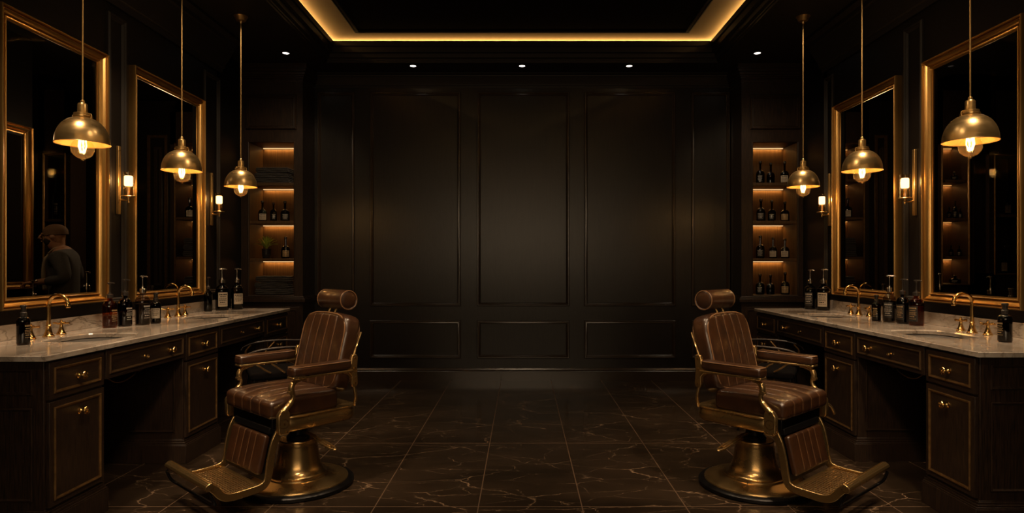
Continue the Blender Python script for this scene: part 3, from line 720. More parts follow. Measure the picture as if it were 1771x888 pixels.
# ------------------------------------------------------------------ tall shelf cabinets
FY = 6.667                                       # front face depth
PXM = F / FY
SH = (2.142, 1.742, 1.348)                       # shelf top heights
def tall_cabinet(s_):
    nm = SIDE[s_]
    xin, xout = 2.30, WJ - .004                  # body edges
    oin, oout = (2.394, 2.862) if s_ < 0 else (2.420, 2.884)
    ob, ot, yb = .962, 2.562, D - .012
    t = thing('display_cabinet', 'tall dark built in cabinet with four lit open shelves, %s of the back wall' % nm, 'cabinet', (s_ * 2.62, 6.85, 0), 0, 'tall shelf cabinets')
    Ms = Matrix.Translation((-s_ * 2.62, -6.85, 0)) @ Matrix.Diagonal((s_, 1, 1, 1))
    b = MB(Ms)
    b.box(xin, oin, FY, yb, .948, 3.24); b.box(oout, xout, FY, yb, .948, 3.24)
    b.box(oin, oout, FY, yb, ot, 3.24); b.box(oin, oout, FY, yb, .948, ob)
    b.build('body', WOOD, t, smooth=False)
    b = MB(Ms); b.box(oin, oout, yb - .012, yb, ob, ot); b.build('back_panel', SHELFWOOD, t, smooth=False)
    b = MB(Ms); b.box(oin, oin + .003, FY + .01, yb - .012, ob, ot); b.box(oout - .003, oout, FY + .01, yb - .012, ob, ot); b.build('lining', SHELFWOOD, t, smooth=False)
    for z in SH:
        sh = MB(Ms).box(oin + .003, oout - .003, FY + .004, yb - .012, z - .032, z).build('shelf', SHELFWOOD, t, bevel=.002)
    for z in (ot, SH[0] - .032, SH[1] - .032, SH[2] - .032):
        MB(Ms).box(oin + .012, oout - .012, yb - .028, yb - .016, z - .006, z - .0005).build('light_strip', LED, t, smooth=False)
    Mf = Ms @ plane((0, FY, 0), (1, 0, 0), (0, 0, 1), (0, -1, 0))
    MB(Mf).frame(oin - .012, oout + .012, ob - .012, ot + .012, [(0, 0), (0, .006), (.005, .009), (.010, .006), (.012, 0)]).build('edge_moulding', WOOD, t, ang=25)
    up = MB(Mf).box(oin - .03, oout + .03, 2.70, 3.06, 0, .004).build('upper_panel', WOOD, t, smooth=False)
    MB(Mf).frame(oin - .03, oout + .03, 2.70, 3.06, MOULD).build('moulding', WOOD, up, ang=25)
    b = MB(Ms)
    for (e, z0, z1) in ((.004, 3.20, 3.23), (.012, 3.23, 3.25), (.02, 3.25, 3.27), (.034, 3.27, 3.30), (.05, 3.30, 3.33), (.06, 3.33, 3.379)):
        b.box(xin - e, xout, FY - e, yb, z0, z1)
    b.build('crown', WOOD, t, bevel=.003)
    b = MB(Ms)
    for (e, z0, z1) in ((.022, .876, .888), (.034, .888, .925), (.024, .925, .938), (.012, .938, .948)):
        b.box(xin - e, xout, FY - e, yb, z0, z1)
    b.build('ledge', WOOD, t, bevel=.003)
    b = MB(Ms); b.box(xin, xout, FY, yb, .10, .876); b.box(xin - .02, xout, FY - .02, yb, 0, .10); b.build('lower_body', WOOD, t, bevel=.002)
    dr = MB(Mf).box(xin + .03, xout - .03, .14, .84, 0, .012).build('door', WOOD, t, bevel=.002)
    MB(Mf @ T(0, 0, .012)).frame(xin + .06, xout - .06, .17, .81, DM).build('moulding', WOOD, dr, ang=25)
    # side panels facing the aisle
    Mside = Ms @ plane((xin, 0, 0), (0, 1, 0), (0, 0, 1), (-1, 0, 0))
    # light from each strip
    for z in (ot, SH[0] - .032, SH[1] - .032, SH[2] - .032):
        d = bpy.data.lights.new('shelf_glow', 'AREA'); d.shape = 'RECTANGLE'; d.size = .42; d.size_y = .012; d.energy = .62; d.color = (1.0, .47, .12)
        o = bpy.data.objects.new('shelf_glow', d); C.objects.link(o); o.parent = t
        o.location = (s_ * (oin + oout) / 2 - s_ * 2.62, yb - .034 - 6.85, z - .011)
        o.rotation_euler = (math.radians(12), 0, 0)
tall_cabinet(-1); tall_cabinet(1)
def sx(px, y): return (px - CX) * y / F
ys = 6.80
for k, (z, grp, rows) in enumerate(((SH[0], 'towels on the top shelf', 'top'), (.962, 'towels on the bottom shelf', 'bottom'))):
    for i, nmx in enumerate(('lowest', 'middle', 'topmost')):
        towel(sx(475, ys) + (.003, -.004, .004)[i], ys + .02, z + i * (.0565 if k == 0 else .066), .355 - .006 * i, .20, .052 if k == 0 else .0615, 'folded charcoal towel, %s of the three on the %s shelf of the left cabinet' % (nmx, rows), grp, (.0, .02, -.015)[i])
flask(sx(454, ys), ys, SH[1], .225, .049, 'band', 'dark bottle with broad cream label on the second shelf of the left cabinet')
flask(sx(473, ys), ys, SH[1], .205, .038, 'print', 'slender dark bottle standing in the middle of the second shelf, left cabinet', neck=.36)
flask(sx(493, ys), ys, SH[1], .220, .050, 'dim', 'broad dark bottle without bright label at the right end of the second shelf, left cabinet')
flask(sx(494, ys), ys, SH[2], .232, .049, 'gilt', 'dark bottle with bronze label beside the plant in the left cabinet')
# plant
pt = thing('potted_plant', 'small green leafy plant in a black pot on the third shelf of the left cabinet', 'plant', (sx(461, 6.80), 6.80, SH[2] + .0005))
MB().lathe([(0, 0), (.036, 0), (.040, .005), (.046, .05), (.047, .09), (.049, .10), (.046, .104), (.042, .098), (.040, .085), (0, .085)], seg=26).build('pot', POT, pt)
b = MB(); rnd = random.Random(3)
for k in range(46):
    a = rnd.uniform(0, 2 * PI); tilt = rnd.uniform(.15, 1.15); L = rnd.uniform(.115, .165); w = rnd.uniform(.008, .012)
    dx, dy = math.cos(a), math.sin(a); px, py = -dy, dx; vs = []; n = 6
    for i in range(n + 1):
        q = i / n; aa = tilt * (.35 + .85 * q); rr = L * q * math.sin(aa) * (.92 if tilt > .6 else 1); zz = .09 + L * q * math.cos(aa * .92)
        wd = w * math.sin(PI * min(1, .12 + q * .9)) ** .8
        rr = min(rr, .13 if abs(dy) < .6 else .10)
        for sgn, lift in ((-1, .002), (0, -.001), (1, .002)): vs.append((dx * rr + px * wd * sgn, dy * rr + py * wd * sgn, zz + lift))
    fs = []
    for i in range(n):
        fs += [(i * 3, i * 3 + 1, i * 3 + 4, i * 3 + 3), (i * 3 + 1, i * 3 + 2, i * 3 + 5, i * 3 + 4)]
    b.add(vs, fs)
tag(b.build('leaves', LEAF, pt, merge=False), kind=None)
RR = ((SH[0], ((1315, .248, .048, 'print'), (1333, .230, .046, None), (1357, .245, .050, 'band')), 'top'),
      (SH[1], ((1316, .242, .050, 'dim'), (1335, .230, .046, 'print'), (1357.5, .215, .050, 'gilt')), 'second'),
      (SH[2], ((1315, .245, .048, 'dim'), (1337, .226, .046, 'band'), (1357.5, .212, .050, 'band')), 'third'),
      (.962, ((1314.5, .222, .050, 'print'), (1332.6, .212, .046, None), (1358, .240, .050, 'gilt')), 'bottom'))
for z, row, nmx in RR:
    for i, (px, h, r, lb) in enumerate(row):
        lt = {'print': 'printed dark', None: 'plain dark', 'band': 'pale labelled dark', 'dim': 'black labelled dark', 'gilt': 'bronze labelled dark'}[lb]
        flask(sx(px, ys), ys, z, h, r, lb, '%s bottle at the %s of the %s shelf in the right cabinet' % (lt, ('inner end', 'middle', 'wall end')[i], nmx), neck=(.40, .44, .42)[i])

# ------------------------------------------------------------------ pendant lamps
def pendant(first=None):
    t = thing('pendant_lamp', '', 'lamp', (0, 0, 1.94), 0, 'brass pendant lamps')
    # outer shade
    po = []
    for k in range(13):
        a = k / 12 * PI / 2 * .86
        po.append((.128 * math.cos(a) ** .82, .004 + .138 * math.sin(a) / math.sin(PI / 2 * .86)))
    po[0] = (.128, .004)
    MB().lathe([(.1295, 0), (.1305, .002), (.1295, .004)] + po[0:] + [(.042, .142)], seg=56).build('shade', SHADE, t)
    MB().lathe([(.1290, .0005)] + [(r - .0025, z + .0) for r, z in po] + [(.02, .139)], seg=56).build('shade_lining', ENAMEL, t)
    MB(T(0, 0, .140)).lathe([(.044, 0), (.046, .003), (.046, .012), (.041, .014), (.041, .026), (.032, .029), (.024, .030), (.0235, .074), (.020, .080), (.011, .082), (.011, .094), (.007, .099), (0, .099)], seg=28).build('socket_cap', BRASS, t)
    # side clips of the collar
    b = MB(T(0, 0, .140))
    for sg in (-1, 1): b.tube([(sg * .045, 0, .0), (sg * .049, 0, .012), (sg * .045, 0, .022), (sg * .039, 0, .024)], .003, 8)
    b.build('clip', BRASS, t)
    MB().tube([(0, 0, .235), (0, 0, ZC - 1.94 - .02)], .0042, 10).build('rod', BRASS, t)
    MB(T(0, 0, ZC - 1.94)).lathe([(.056, 0), (.057, -.004), (.050, -.012), (.040, -.034), (.036, -.040), (.012, -.042), (.010, -.060), (.0065, -.066), (0, -.066)], seg=32).build('canopy', BRASS, t)
    R = .055; cz = -.024
    pb = [(0, cz - R - .010), (.006, cz - R - .009), (.008, cz - R - .002)]
    for k in range(1, 15):
        a = -PI / 2 + k / 14 * PI * .80
        pb.append((R * math.cos(a), cz + R * math.sin(a)))
    pb += [(.027, cz + .075), (.020, cz + .10)]
    bulb = MB().lathe(pb, seg=36).build('bulb', BULBGLASS, t)
    b = MB(T(0, 0, cz))
    for k in range(7):
        a = 2 * PI * k / 7; a2 = a + .25
        b.tube([(.016 * math.cos(a), .016 * math.sin(a), .046), (.019 * math.cos(a2), .019 * math.sin(a2), .012), (.008 * math.cos(a), .008 * math.sin(a), -.022)], .0024, 6)
    b.build('filament', FIL, bulb)
    MB(T(0, 0, cz)).tube([(0, 0, .09), (0, 0, .052), (0, 0, .0)], [.010, .006, .003], 10).build('filament_stem', CREAM, bulb)
    light('bulb_light', 'POINT', (0, 0, cz + .018), 2.7, WARM, .022, t)
    return t
P0 = pendant()
PEND = [(-2.37, 3.43, 'nearest pendant lamp on the left, in front of the near left mirror'), (-2.37, 4.43, 'brass dome pendant lamp on the left, in front of the far left mirror'), (-2.37, 5.36, 'brass dome pendant lamp on the left, beside the lit shelf cabinet'),
        (2.37, 3.364, 'nearest pendant lamp on the right, in front of the near right mirror'), (2.37, 4.434, 'brass dome pendant lamp on the right, in front of the far right mirror'), (2.37, 5.364, 'brass dome pendant lamp on the right, beside the lit shelf cabinet')]
allp = []
for i, (x, y, lab) in enumerate(PEND):
    o = P0 if i == 0 else dup(P0)
    allp.append((o, x, y, lab))
for o, x, y, lab in allp:
    o.location = (x, y, 1.94); tag(o, lab)

# ------------------------------------------------------------------ wall sconces
def sconce(s_, yp, lab):
    t = thing('wall_sconce', lab, 'lamp', (s_ * WX, yp, 1.64), 0, 'brass wall sconces')
    Ms = Matrix.Diagonal((-s_, 1, 1, 1))           # +x leaves the wall
    MB(Ms).box(.002, .022, -.014, .014, 0, .475).build('backplate', BRASS, t, bevel=.003)
    MB(Ms).tube(spline([(.02, 0, .105), (.04, 0, .100), (.062, 0, .098), (.080, 0, .104)], 5), .006, 10).build('arm', BRASS, t)
    c = (.082, 0, 0)
    MB(Ms @ T(*c)).lathe([(0, .078), (.004, .080), (.006, .088), (.004, .096), (.008, .100), (.012, .112), (.016, .118), (.043, .122), (.045, .125), (.043, .128), (.012, .128), (0, .128)], seg=28).build('saucer', BRASS, t)
    MB(Ms @ T(*c)).lathe([(.030, .129), (.0325, .129), (.0325, .288), (.034, .290), (.034, .294), (.0315, .294), (.0305, .288), (.030, .131)], seg=30).build('glass_chimney', CLEAR, t)
    MB(Ms @ T(*c)).lathe([(0, .128), (.011, .128), (.010, .19), (.008, .196), (0, .196)], seg=18).build('candle_sleeve', BRASS, t)
    MB(Ms @ T(*c)).lathe([(0, .197), (.022, .197), (.0265, .202), (.027, .235), (.0265, .262), (.022, .268), (0, .268)], seg=20).build('lamp_bulb', FLAME, t)
    light('sconce_light', 'POINT', (-s_ * .082, -.028, .235), 2.6, WARM, .02, t)
sconce(-1, 4.44, 'slim brass wall sconce with glass tube between the two left mirrors')
sconce(-1, 5.77, 'slim brass wall sconce with glass tube beyond the far left mirror')
sconce(1, 4.566, 'slim brass wall sconce with glass tube between the two right mirrors')
sconce(1, 5.83, 'slim brass wall sconce with glass tube beyond the far right mirror')

# ------------------------------------------------------------------ recessed downlights
def downlight(x, y, lab, z=ZC, energy=0, angle=70, aim=None):
    t = thing('recessed_downlight', lab, 'downlight', (x, y, z), 0, 'recessed ceiling downlights')
    MB().lathe([(.030, -.001), (.034, -.004), (.046, -.003), (.048, 0)], seg=28).build('bezel', BLACKMETAL, t)
    MB().lathe([(0, -.002), (.042, -.002), (.044, -.0004)], seg=28).build('lens', DOWN, t)
    if energy: light('downlight_beam', 'SPOT', (x, y, z - .03), energy, NEUT, .045, None, aim or (x, y, 0), angle, .7)
downlight(-2.34, 6.30, 'small white downlight in the ceiling over the left shelf cabinet', energy=10)
downlight(2.33, 6.30, 'small white downlight in the ceiling over the right shelf cabinet', energy=10)
downlight(-1.15, 6.71, 'leftmost of the three white downlights above the back wall panels', energy=2.5, angle=50)
downlight(0.0, 6.71, 'middle of the three white downlights above the back wall panels', energy=2.5, angle=50)
downlight(1.13, 6.71, 'rightmost of the three white downlights above the back wall panels', energy=2.5, angle=50)

# ------------------------------------------------------------------ barber chairs
def barber_chair(s_, loc, ang, label):
    m = 1 if s_ < 0 else -1
    phi = PI - math.radians(ang) if s_ < 0 else PI + math.radians(ang)
    t = thing('barber_chair', label, 'barber chair', loc, phi, 'brown leather barber chairs')
    L = Matrix(((-m, 0, 0, 0), (0, 1, 0, 0), (0, 0, 1, 0), (0, 0, 0, 1)))       # (lateral, forward, up)
    c = -.035
    # base and column
    MB(L).lathe([(0, 0), (.308, 0), (.316, .006), (.316, .022), (.308, .030), (.285, .034), (0, .034)], seg=64).build('base_rim', BLACKMETAL, t)
    MB(L).lathe([(.284, .034), (.282, .040), (.272, .045), (.24, .050), (.20, .056), (.176, .062), (.174, .070), (.160, .074)], seg=64).build('base_disc', ANTIQUE, t)
    MB(L).lathe([(.160, .070), (.162, .078), (.158, .084), (.146, .090), (.134, .108), (.124, .135), (.116, .18), (.108, .235), (.104, .262), (.106, .266), (.104, .272), (0, .274)], seg=56).build('column', ANTIQUE, t)
    MB(L).lathe([(.062, .27), (.066, .28), (.060, .292), (.050, .30), (.050, .325), (.062, .335), (.062, .345), (.045, .35), (.045, .385), (0, .385)], seg=36).build('piston', BLACKMETAL, t)
    # pump lever
    b = MB(L); b.tube(spline([(.05, .0, .318), (.14, -.005, .315), (.25, .0, .300), (.36, .005, .288)], 6), [.010] * 18 + [.008], 10)
    lv = b.build('pump_lever', ANTIQUE, t)
    b = MB(L); P = [(.24, -.018, .302), (.36, -.012, .289), (.405, .004, .284), (.36, .022, .289), (.24, .016, .302)]
    b.tube(spline(P, 5), .006, 8); b.build('lever_pedal', ANTIQUE, lv)
    # skirt round the seat
    def rrect(l0, l1, f0, f1, r, k=8):
        out = []
        for (x, y, a) in ((l1 - r, f1 - r, 0), (l0 + r, f1 - r, PI / 2), (l0 + r, f0 + r, PI), (l1 - r, f0 + r, 1.5 * PI)):
            for i in range(k + 1):
                q = a + i / k * PI / 2; out.append((x + r * math.cos(q), y + r * math.sin(q)))
        return out
    b = MB(L); rings = []
    for (e, z) in ((-.03, .380), (-.010, .381), (.000, .389), (.006, .402), (.008, .418), (.006, .434), (.001, .447), (.000, .452), (.008, .455), (.010, .461), (.006, .467), (-.03, .468)):
        rings.append([(x, y, z) for x, y in rrect(c - .275 - e, c + .275 + e, -.245 - e, .225 + e, .075 + e)])
    n = len(rings[0]); vs = [p for r_ in rings for p in r_]; fs = []
    for i in range(len(rings) - 1):
        for q in range(n): fs.append((i * n + q, i * n + (q + 1) % n, (i + 1) * n + (q + 1) % n, (i + 1) * n + q))
    fs.append(tuple(range(n))); fs.append(tuple((len(rings) - 1) * n + q for q in range(n)))
    b.add(vs, fs); b.build('seat_skirt', ANTIQUE, t)
    b = MB(L); b.box(c - .235, c + .235, .20, .262, .40, .466); b.build('seat_rail', BLACKMETAL, t, bevel=.006)
    # seat cushion
    def dome(p): return (p.x, p.y, p.z + (.014 * (1 - (p.x / .29) ** 2) * (1 - (p.y / .21) ** 2) - .012 * max(0, p.y / .2) ** 3) * max(0, p.z / .0525))
    b = MB(L @ T(c, .085, .517)); b.cushion((.545, .415, .105), .027, (-.155, -.052, .052, .155), .004, .0018, dome, ridge=.003)
    b.build('seat', [LEATHER, PIPE], t, ang=60)
    b = MB(L @ T(c, .085, .545))
    for sg in (-1, 1):
        pass
    # backrest (axes: lateral, up the back, thickness)
    rec = math.radians(13.5)
    def bk(u, v): return (0, -math.sin(rec) * v, math.cos(rec) * v)
    Mb = L @ Matrix(((1, 0, 0, c), (0, -math.sin(rec), math.cos(rec), -.100 - .052), (0, math.cos(rec), math.sin(rec), .545), (0, 0, 0, 1)))
    hb = .46
    def bshape(p):
        v = (p.y + hb / 2) / hb; q = max(0, (v - .70) / .30); kx = 1 - .13 * q ** 3
        ql = max(0, (.12 - v) / .12)
        return (p.x * kx * (1 - .10 * ql ** 2), p.y - .020 * q * (abs(p.x) / .25) ** 2.5, p.z + .012 * (1 - (p.x / .25) ** 2) * math.sin(PI * min(1, max(0, v))) * (1 if p.z > 0 else 0))
    b = MB(Mb @ T(0, hb / 2, 0)); b.cushion((.49, hb, .105), .030, (-.132, -.044, .044, .132), .004, .0018, bshape, n=10, ridge=.003)
    back = b.build('backrest', [LEATHER, PIPE], t, ang=60)
    b = MB(Mb @ T(0, hb / 2, 0))
    def rim(zo, kx=.232, ky=.222):
        pts = []
        for (x, y) in superell(0, 0, kx, ky, 6, 64):
            q = bshape(Vector((x, y, 0))); pts.append((q[0], q[1], zo))
        return pts
    b.tube(rim(.050), .0048, 8, close=True).build('piping', PIPE, back)
    MB(Mb @ T(0, hb / 2, 0)).tube(rim(-.050), .0042, 8, close=True).build('piping', PIPE, back)
    # brass tabs at the foot of the backrest
    b = MB(L)
    for (x0, x1) in ((-.17, -.15), (-.07, -.05), (.03, .12)): b.box(c + x0, c + x1, -.135, -.115, .505, .575)
    b.build('hinge_tabs', ANTIQUE, t, bevel=.003)
    # head rest
    yh, zh = -.275, 1.073
    b = MB(L @ T(c + .005, yh, zh)); Lh = .135
    b.lathe([(0, -Lh - .004), (.030, -Lh - .003), (.046, -Lh + .001), (.050, -Lh + .003), (.053, -Lh + .001), (.058, -Lh + .006), (.061, -Lh + .018), (.0615, -.01), (.0605, 0), (.0615, .01), (.061, Lh - .018), (.058, Lh - .006), (.053, Lh - .001), (.050, Lh - .003), (.046, Lh - .001), (.030, Lh + .003), (0, Lh + .004)], seg=44, axis='x')
    hr = b.build('headrest', LEATHER, t)
    for sg in (-1, 1):
        MB(L @ T(c + .005, yh, zh)).tube([(sg * (Lh - .004), .057 * math.cos(2 * PI * k / 40), .057 * math.sin(2 * PI * k / 40)) for k in range(40)], .0035, 6, close=True).build('piping', PIPE, hr)
    b = MB(L)
    for sg in (-1, 1): b.tube([(c + sg * .035, -.235, .96), (c + sg * .035, -.245, 1.0), (c + sg * .035, -.262, 1.03)], .007, 10)
    b.build('headrest_posts', ANTIQUE, t)
    # arms
    for sg in (1, -1):
        la = c + sg * .318
        b = MB(L @ T(la, .022, .717)); b.cushion((.078, .365, .056), .019, (), n=8, shape=lambda p: (p.x * (1 + .10 * (p.y / .18)), p.y, p.z + .010 * (p.y / .18) ** 2 * (-.4 if p.y > 0 else .4)))
        ap = b.build('arm_pad', LEATHER, t, ang=60)
        b = MB(L @ T(la, .022, .739)); pts = [(x, y, 0) for x, y in superell(0, 0, .0375, .179, 7, 40)]
        b.tube(pts, .0028, 6, close=True); b.build('piping', PIPE, ap)
        b = MB(L @ T(la, 0, 0)); b.box(-.034, .034, -.168, .202, .676, .689); b.build('arm_rail', ANTIQUE, t, bevel=.004)
        # front scroll post
        b = MB(L @ T(la - sg * .004, 0, 0))
        b.tube(spline([(0, .110, .672), (0, .150, .668), (0, .183, .652), (0, .193, .622), (0, .183, .590), (0, .190, .560), (0, .215, .530), (0, .238, .508)], 5),
               [.009] * 4 + [.013] * 6 + [.016] * 8 + [.013] * 8 + [.016] * 6 + [.018] * 4, 12)
        b.lathe([(0, -.016), (.011, -.015), (.013, 0), (.011, .015), (0, .016)], (0, .198, .606), 14, 'x')
        b.build('arm_post', ANTIQUE, t)
        b = MB(L @ plane((la - sg * .004 - .016, 0, 0), (0, 1, 0), (0, 0, 1), (1, 0, 0)))
        b.prism([(.220, .522), (.252, .522), (.272, .495), (.272, .405), (.262, .390), (.214, .390), (.206, .400), (.206, .500)], 0, .032)
        hp = b.build('hinge_plate', ANTIQUE, t, bevel=.006)
        b = MB(L @ T(la + sg * .013 - sg * .004, .24, .447)); b.lathe([(.021, 0), (.022, .003), (.026, .003), (.027, 0)], seg=24, axis='x')
        for (dy, dz) in ((0, .062), (-.014, -.044), (.016, -.048), (0, 0)): b.lathe([(0, sg * .004), (.005, sg * .004), (.006, -sg * .004)], (0, dy, dz), 12, 'x')
        b.build('bolts', POLISHED, hp)
        # rear hinge arm
        b = MB(L @ plane((la - sg * .004 - .010, 0, 0), (0, 1, 0), (0, 0, 1), (1, 0, 0)))
        b.prism([(-.216, .752), (-.206, .770), (-.182, .770), (-.172, .752), (-.170, .722), (-.155, .700), (-.100, .688), (-.100, .672), (-.155, .668), (-.176, .645), (-.172, .600), (-.180, .582), (-.206, .582), (-.216, .600), (-.210, .690)], 0, .022)
        rh = b.build('rear_hinge', ANTIQUE, t, bevel=.004)
        b = MB(L @ T(la + sg * .010 - sg * .004, 0, 0))
        for (yy, zz) in ((-.194, .748), (-.192, .69), (-.194, .602)): b.lathe([(0, sg * .005), (.006, sg * .004), (.007, -sg * .004)], (0, yy, zz), 12, 'x')
        b.build('bolts', POLISHED, rh)
        b = MB(L @ T(la - sg * .004, 0, 0))
        b.tube(spline([(0, -.192, .60), (0, -.198, .565), (0, -.206, .53), (-sg * .012, -.212, .495), (-sg * .03, -.218, .466)], 5), .010, 10)
        b.tube(spline([(0, -.190, .752), (-sg * .035, -.225, .785), (-sg * .066, -.262, .82), (-sg * .070, -.290, .885)], 5), .006, 8)
        b.tube(spline([(0, -.12, .678), (0, -.160, .655), (0, -.180, .62)], 5), .006, 8)
        b.build('rear_post', ANTIQUE, t)
    if s_ > 0:
        MB(L).tube(spline([(-.372, .240, .456), (-.405, .246, .456), (-.435, .258, .436), (-.455, .268, .392)], 6), [.006] * 7 + [.0075] * 8 + [.009] * 4, 10).build('side_lever', ANTIQUE, t)
    # leg rest frame with side rails, pad, grate and front lip
    fr = None
    b = MB(L)
    cl_ = [Vector(p) for p in spline([(.245, .400, 0), (.272, .345, 0), (.292, .26, 0), (.303, .185, 0), (.318, .145, 0), (.350, .128, 0), (.43, .122, 0), (.50, .122, 0), (.540, .138, 0), (.575, .178, 0), (.606, .208, 0)], 6)]
    up_, dn_ = [], []
    for k_, p in enumerate(cl_):
        d_ = (cl_[min(k_ + 1, len(cl_) - 1)] - cl_[max(k_ - 1, 0)]).normalized()
        up_.append((p.x - d_.y * .017, p.y + d_.x * .017)); dn_.append((p.x + d_.y * .022, p.y - d_.x * .022))
    for sg in (1, -1):
        la = c + .022 + sg * .255
        b.M = L @ plane((la - .007, 0, 0), (0, 1, 0), (0, 0, 1), (1, 0, 0))
        nn = len(up_); vs = [(x, y, z) for z in (0, .014) for x, y in up_ + dn_]
        fs = []
        for q in range(nn - 1):
            for o_ in (0, 2 * nn): fs.append((o_ + q, o_ + q + 1, o_ + nn + q + 1, o_ + nn + q))
            fs.append((q, q + 1, 2 * nn + q + 1, 2 * nn + q)); fs.append((nn + q, nn + q + 1, 3 * nn + q + 1, 3 * nn + q))
        for q in (0, nn - 1): fs.append((q, nn + q, 3 * nn + q, 2 * nn + q))
        b.add(vs, fs)
    b.M = L
    b.box(c + .022 - .25, c + .022 + .25, .318, .338, .112, .126)
    fr = b.build('legrest_frame', ANTIQUE, t, bevel=.003)
    lc = c + .022
    pr_ = math.atan2(.050, .21)
    Mp = L @ Matrix(((1, 0, 0, lc), (0, math.sin(pr_), math.cos(pr_), .270), (0, -math.cos(pr_), math.sin(pr_), .375), (0, 0, 0, 1)))
    b = MB(Mp @ T(0, .105, .004)); b.cushion((.40, .205, .036), .014, (-.105, -.035, .035, .105), .0035, .0015, n=8, ridge=.0025)
    b.build('legrest_pad', [LEATHER, PIPE], t, ang=60)
    b = MB(Mp); b.box(-.245, .245, -.006, .235, -.026, -.014); b.box(-.21, .21, -.040, -.006, -.030, .010); b.build('legrest_back', BLACKMETAL, t, bevel=.003)
    b = MB(L); b.box(lc - .245, lc + .245, .335, .525, .108, .118)
    for k in range(13): b.box(lc - .235, lc + .235, .342 + k * .0142, .342 + k * .0142 + .0075, .118, .126)
    for k in range(15): b.box(lc - .235 + k * .0325, lc - .235 + k * .0325 + .006, .340, .522, .118, .1245)
    b.build('foot_grate', GRATE, t, bevel=.001)
    b = MB(L @ plane((lc - .272, 0, 0), (0, 1, 0), (0, 0, 1), (1, 0, 0)))
    b.prism([(.584, .203), (.592, .216), (.604, .219), (.624, .208), (.628, .196), (.622, .182), (.612, .178), (.600, .182)], 0, .544)
    for k in range(3): b.box(.594 + k * .009, .598 + k * .009, .2165 - k * .0035, .2215 - k * .0035, .02, .524)
    b.build('foot_lip', ANTIQUE, t, bevel=.004)
    b = MB(L)
    b.tube(spline([(lc - .25, .622, .172), (lc - .255, .600, .120), (lc - .22, .565, .085), (lc, .555, .078), (lc + .2, .560, .085), (lc + .245, .575, .11), (lc + .252, .60, .165)], 6), .008, 10)
    b.build('lip_brace', BLACKMETAL, t)
    return t
barber_chair(-1, (-1.314, 3.734, 0), 42, 'brown leather and brass barber chair on the left, facing the left worktop')
barber_chair(1, (1.358, 3.716, 0), 42, 'brown leather and brass barber chair on the right, facing the right worktop')

# ------------------------------------------------------------------ side chairs tucked in the far knee spaces
def side_chair(s_, loc, rot, label):
    t = thing('side_chair', label, 'chair', loc, rot, 'side chairs in the far knee spaces')
    MB(T(0, 0, .45)).cushion((.42, .40, .06), .025).build('seat', BLACKFAB, t)
    b = MB()
    for sx_ in (-1, 1):
        for sy_ in (-1, 1):
            MB().tube([(sx_ * .19, sy_ * .17, .43), (sx_ * .20, sy_ * .19, .2), (sx_ * .21, sy_ * .20, .0)], [.012, .010, .009], 10).build('leg', BLACKMETAL, t)
    for sx_ in (-1, 1):
        MB().tube(spline([(sx_ * .24, -.24, .655), (sx_ * .245, -.05, .665), (sx_ * .245, .12, .655), (sx_ * .23, .21, .630), (sx_ * .22, .235, .60)], 6), .011, 10, flat=.75).build('arm', WOOD, t)
        b = MB(); b.tube(spline([(sx_ * .235, .16, .640), (sx_ * .235, .20, .58), (sx_ * .23, .15, .54), (sx_ * .225, .10, .50), (sx_ * .215, .06, .475)], 6), .007, 8)
        b.tube(spline([(sx_ * .24, -.02, .655), (sx_ * .235, .03, .60), (sx_ * .235, .06, .555), (sx_ * .23, .02, .52), (sx_ * .22, -.04, .47)], 6), .007, 8)
        b.lathe([(0, -.010), (.010, -.006), (.010, .006), (0, .010)], (sx_ * .235, .198, .580), 12)
        b.build('arm_scroll', EDGE, t)
    b = MB()
    b.tube(spline([(-.24, -.235, .655), (-.20, -.262, .68), (0, -.275, .69), (.20, -.262, .68), (.24, -.235, .655)], 6), .012, 10, flat=.8)
    b.build('top_rail', WOOD, t)
    b = MB()
    for x in (-.19, -.095, 0, .095, .19): b.tube([(x * .95, -.19, .455), (x, -.255 - .015 * (1 - abs(x) / .2), .68)], .007, 8)
    b.build('spindles', BLACKMETAL, t)
side_chair(-1, (-1.93, 4.98, 0), math.radians(118), 'dark low side chair with thin curved arms behind the left barber chair')
side_chair(1, (1.95, 5.02, 0), math.radians(-118), 'dark low side chair with thin curved arms behind the right barber chair')

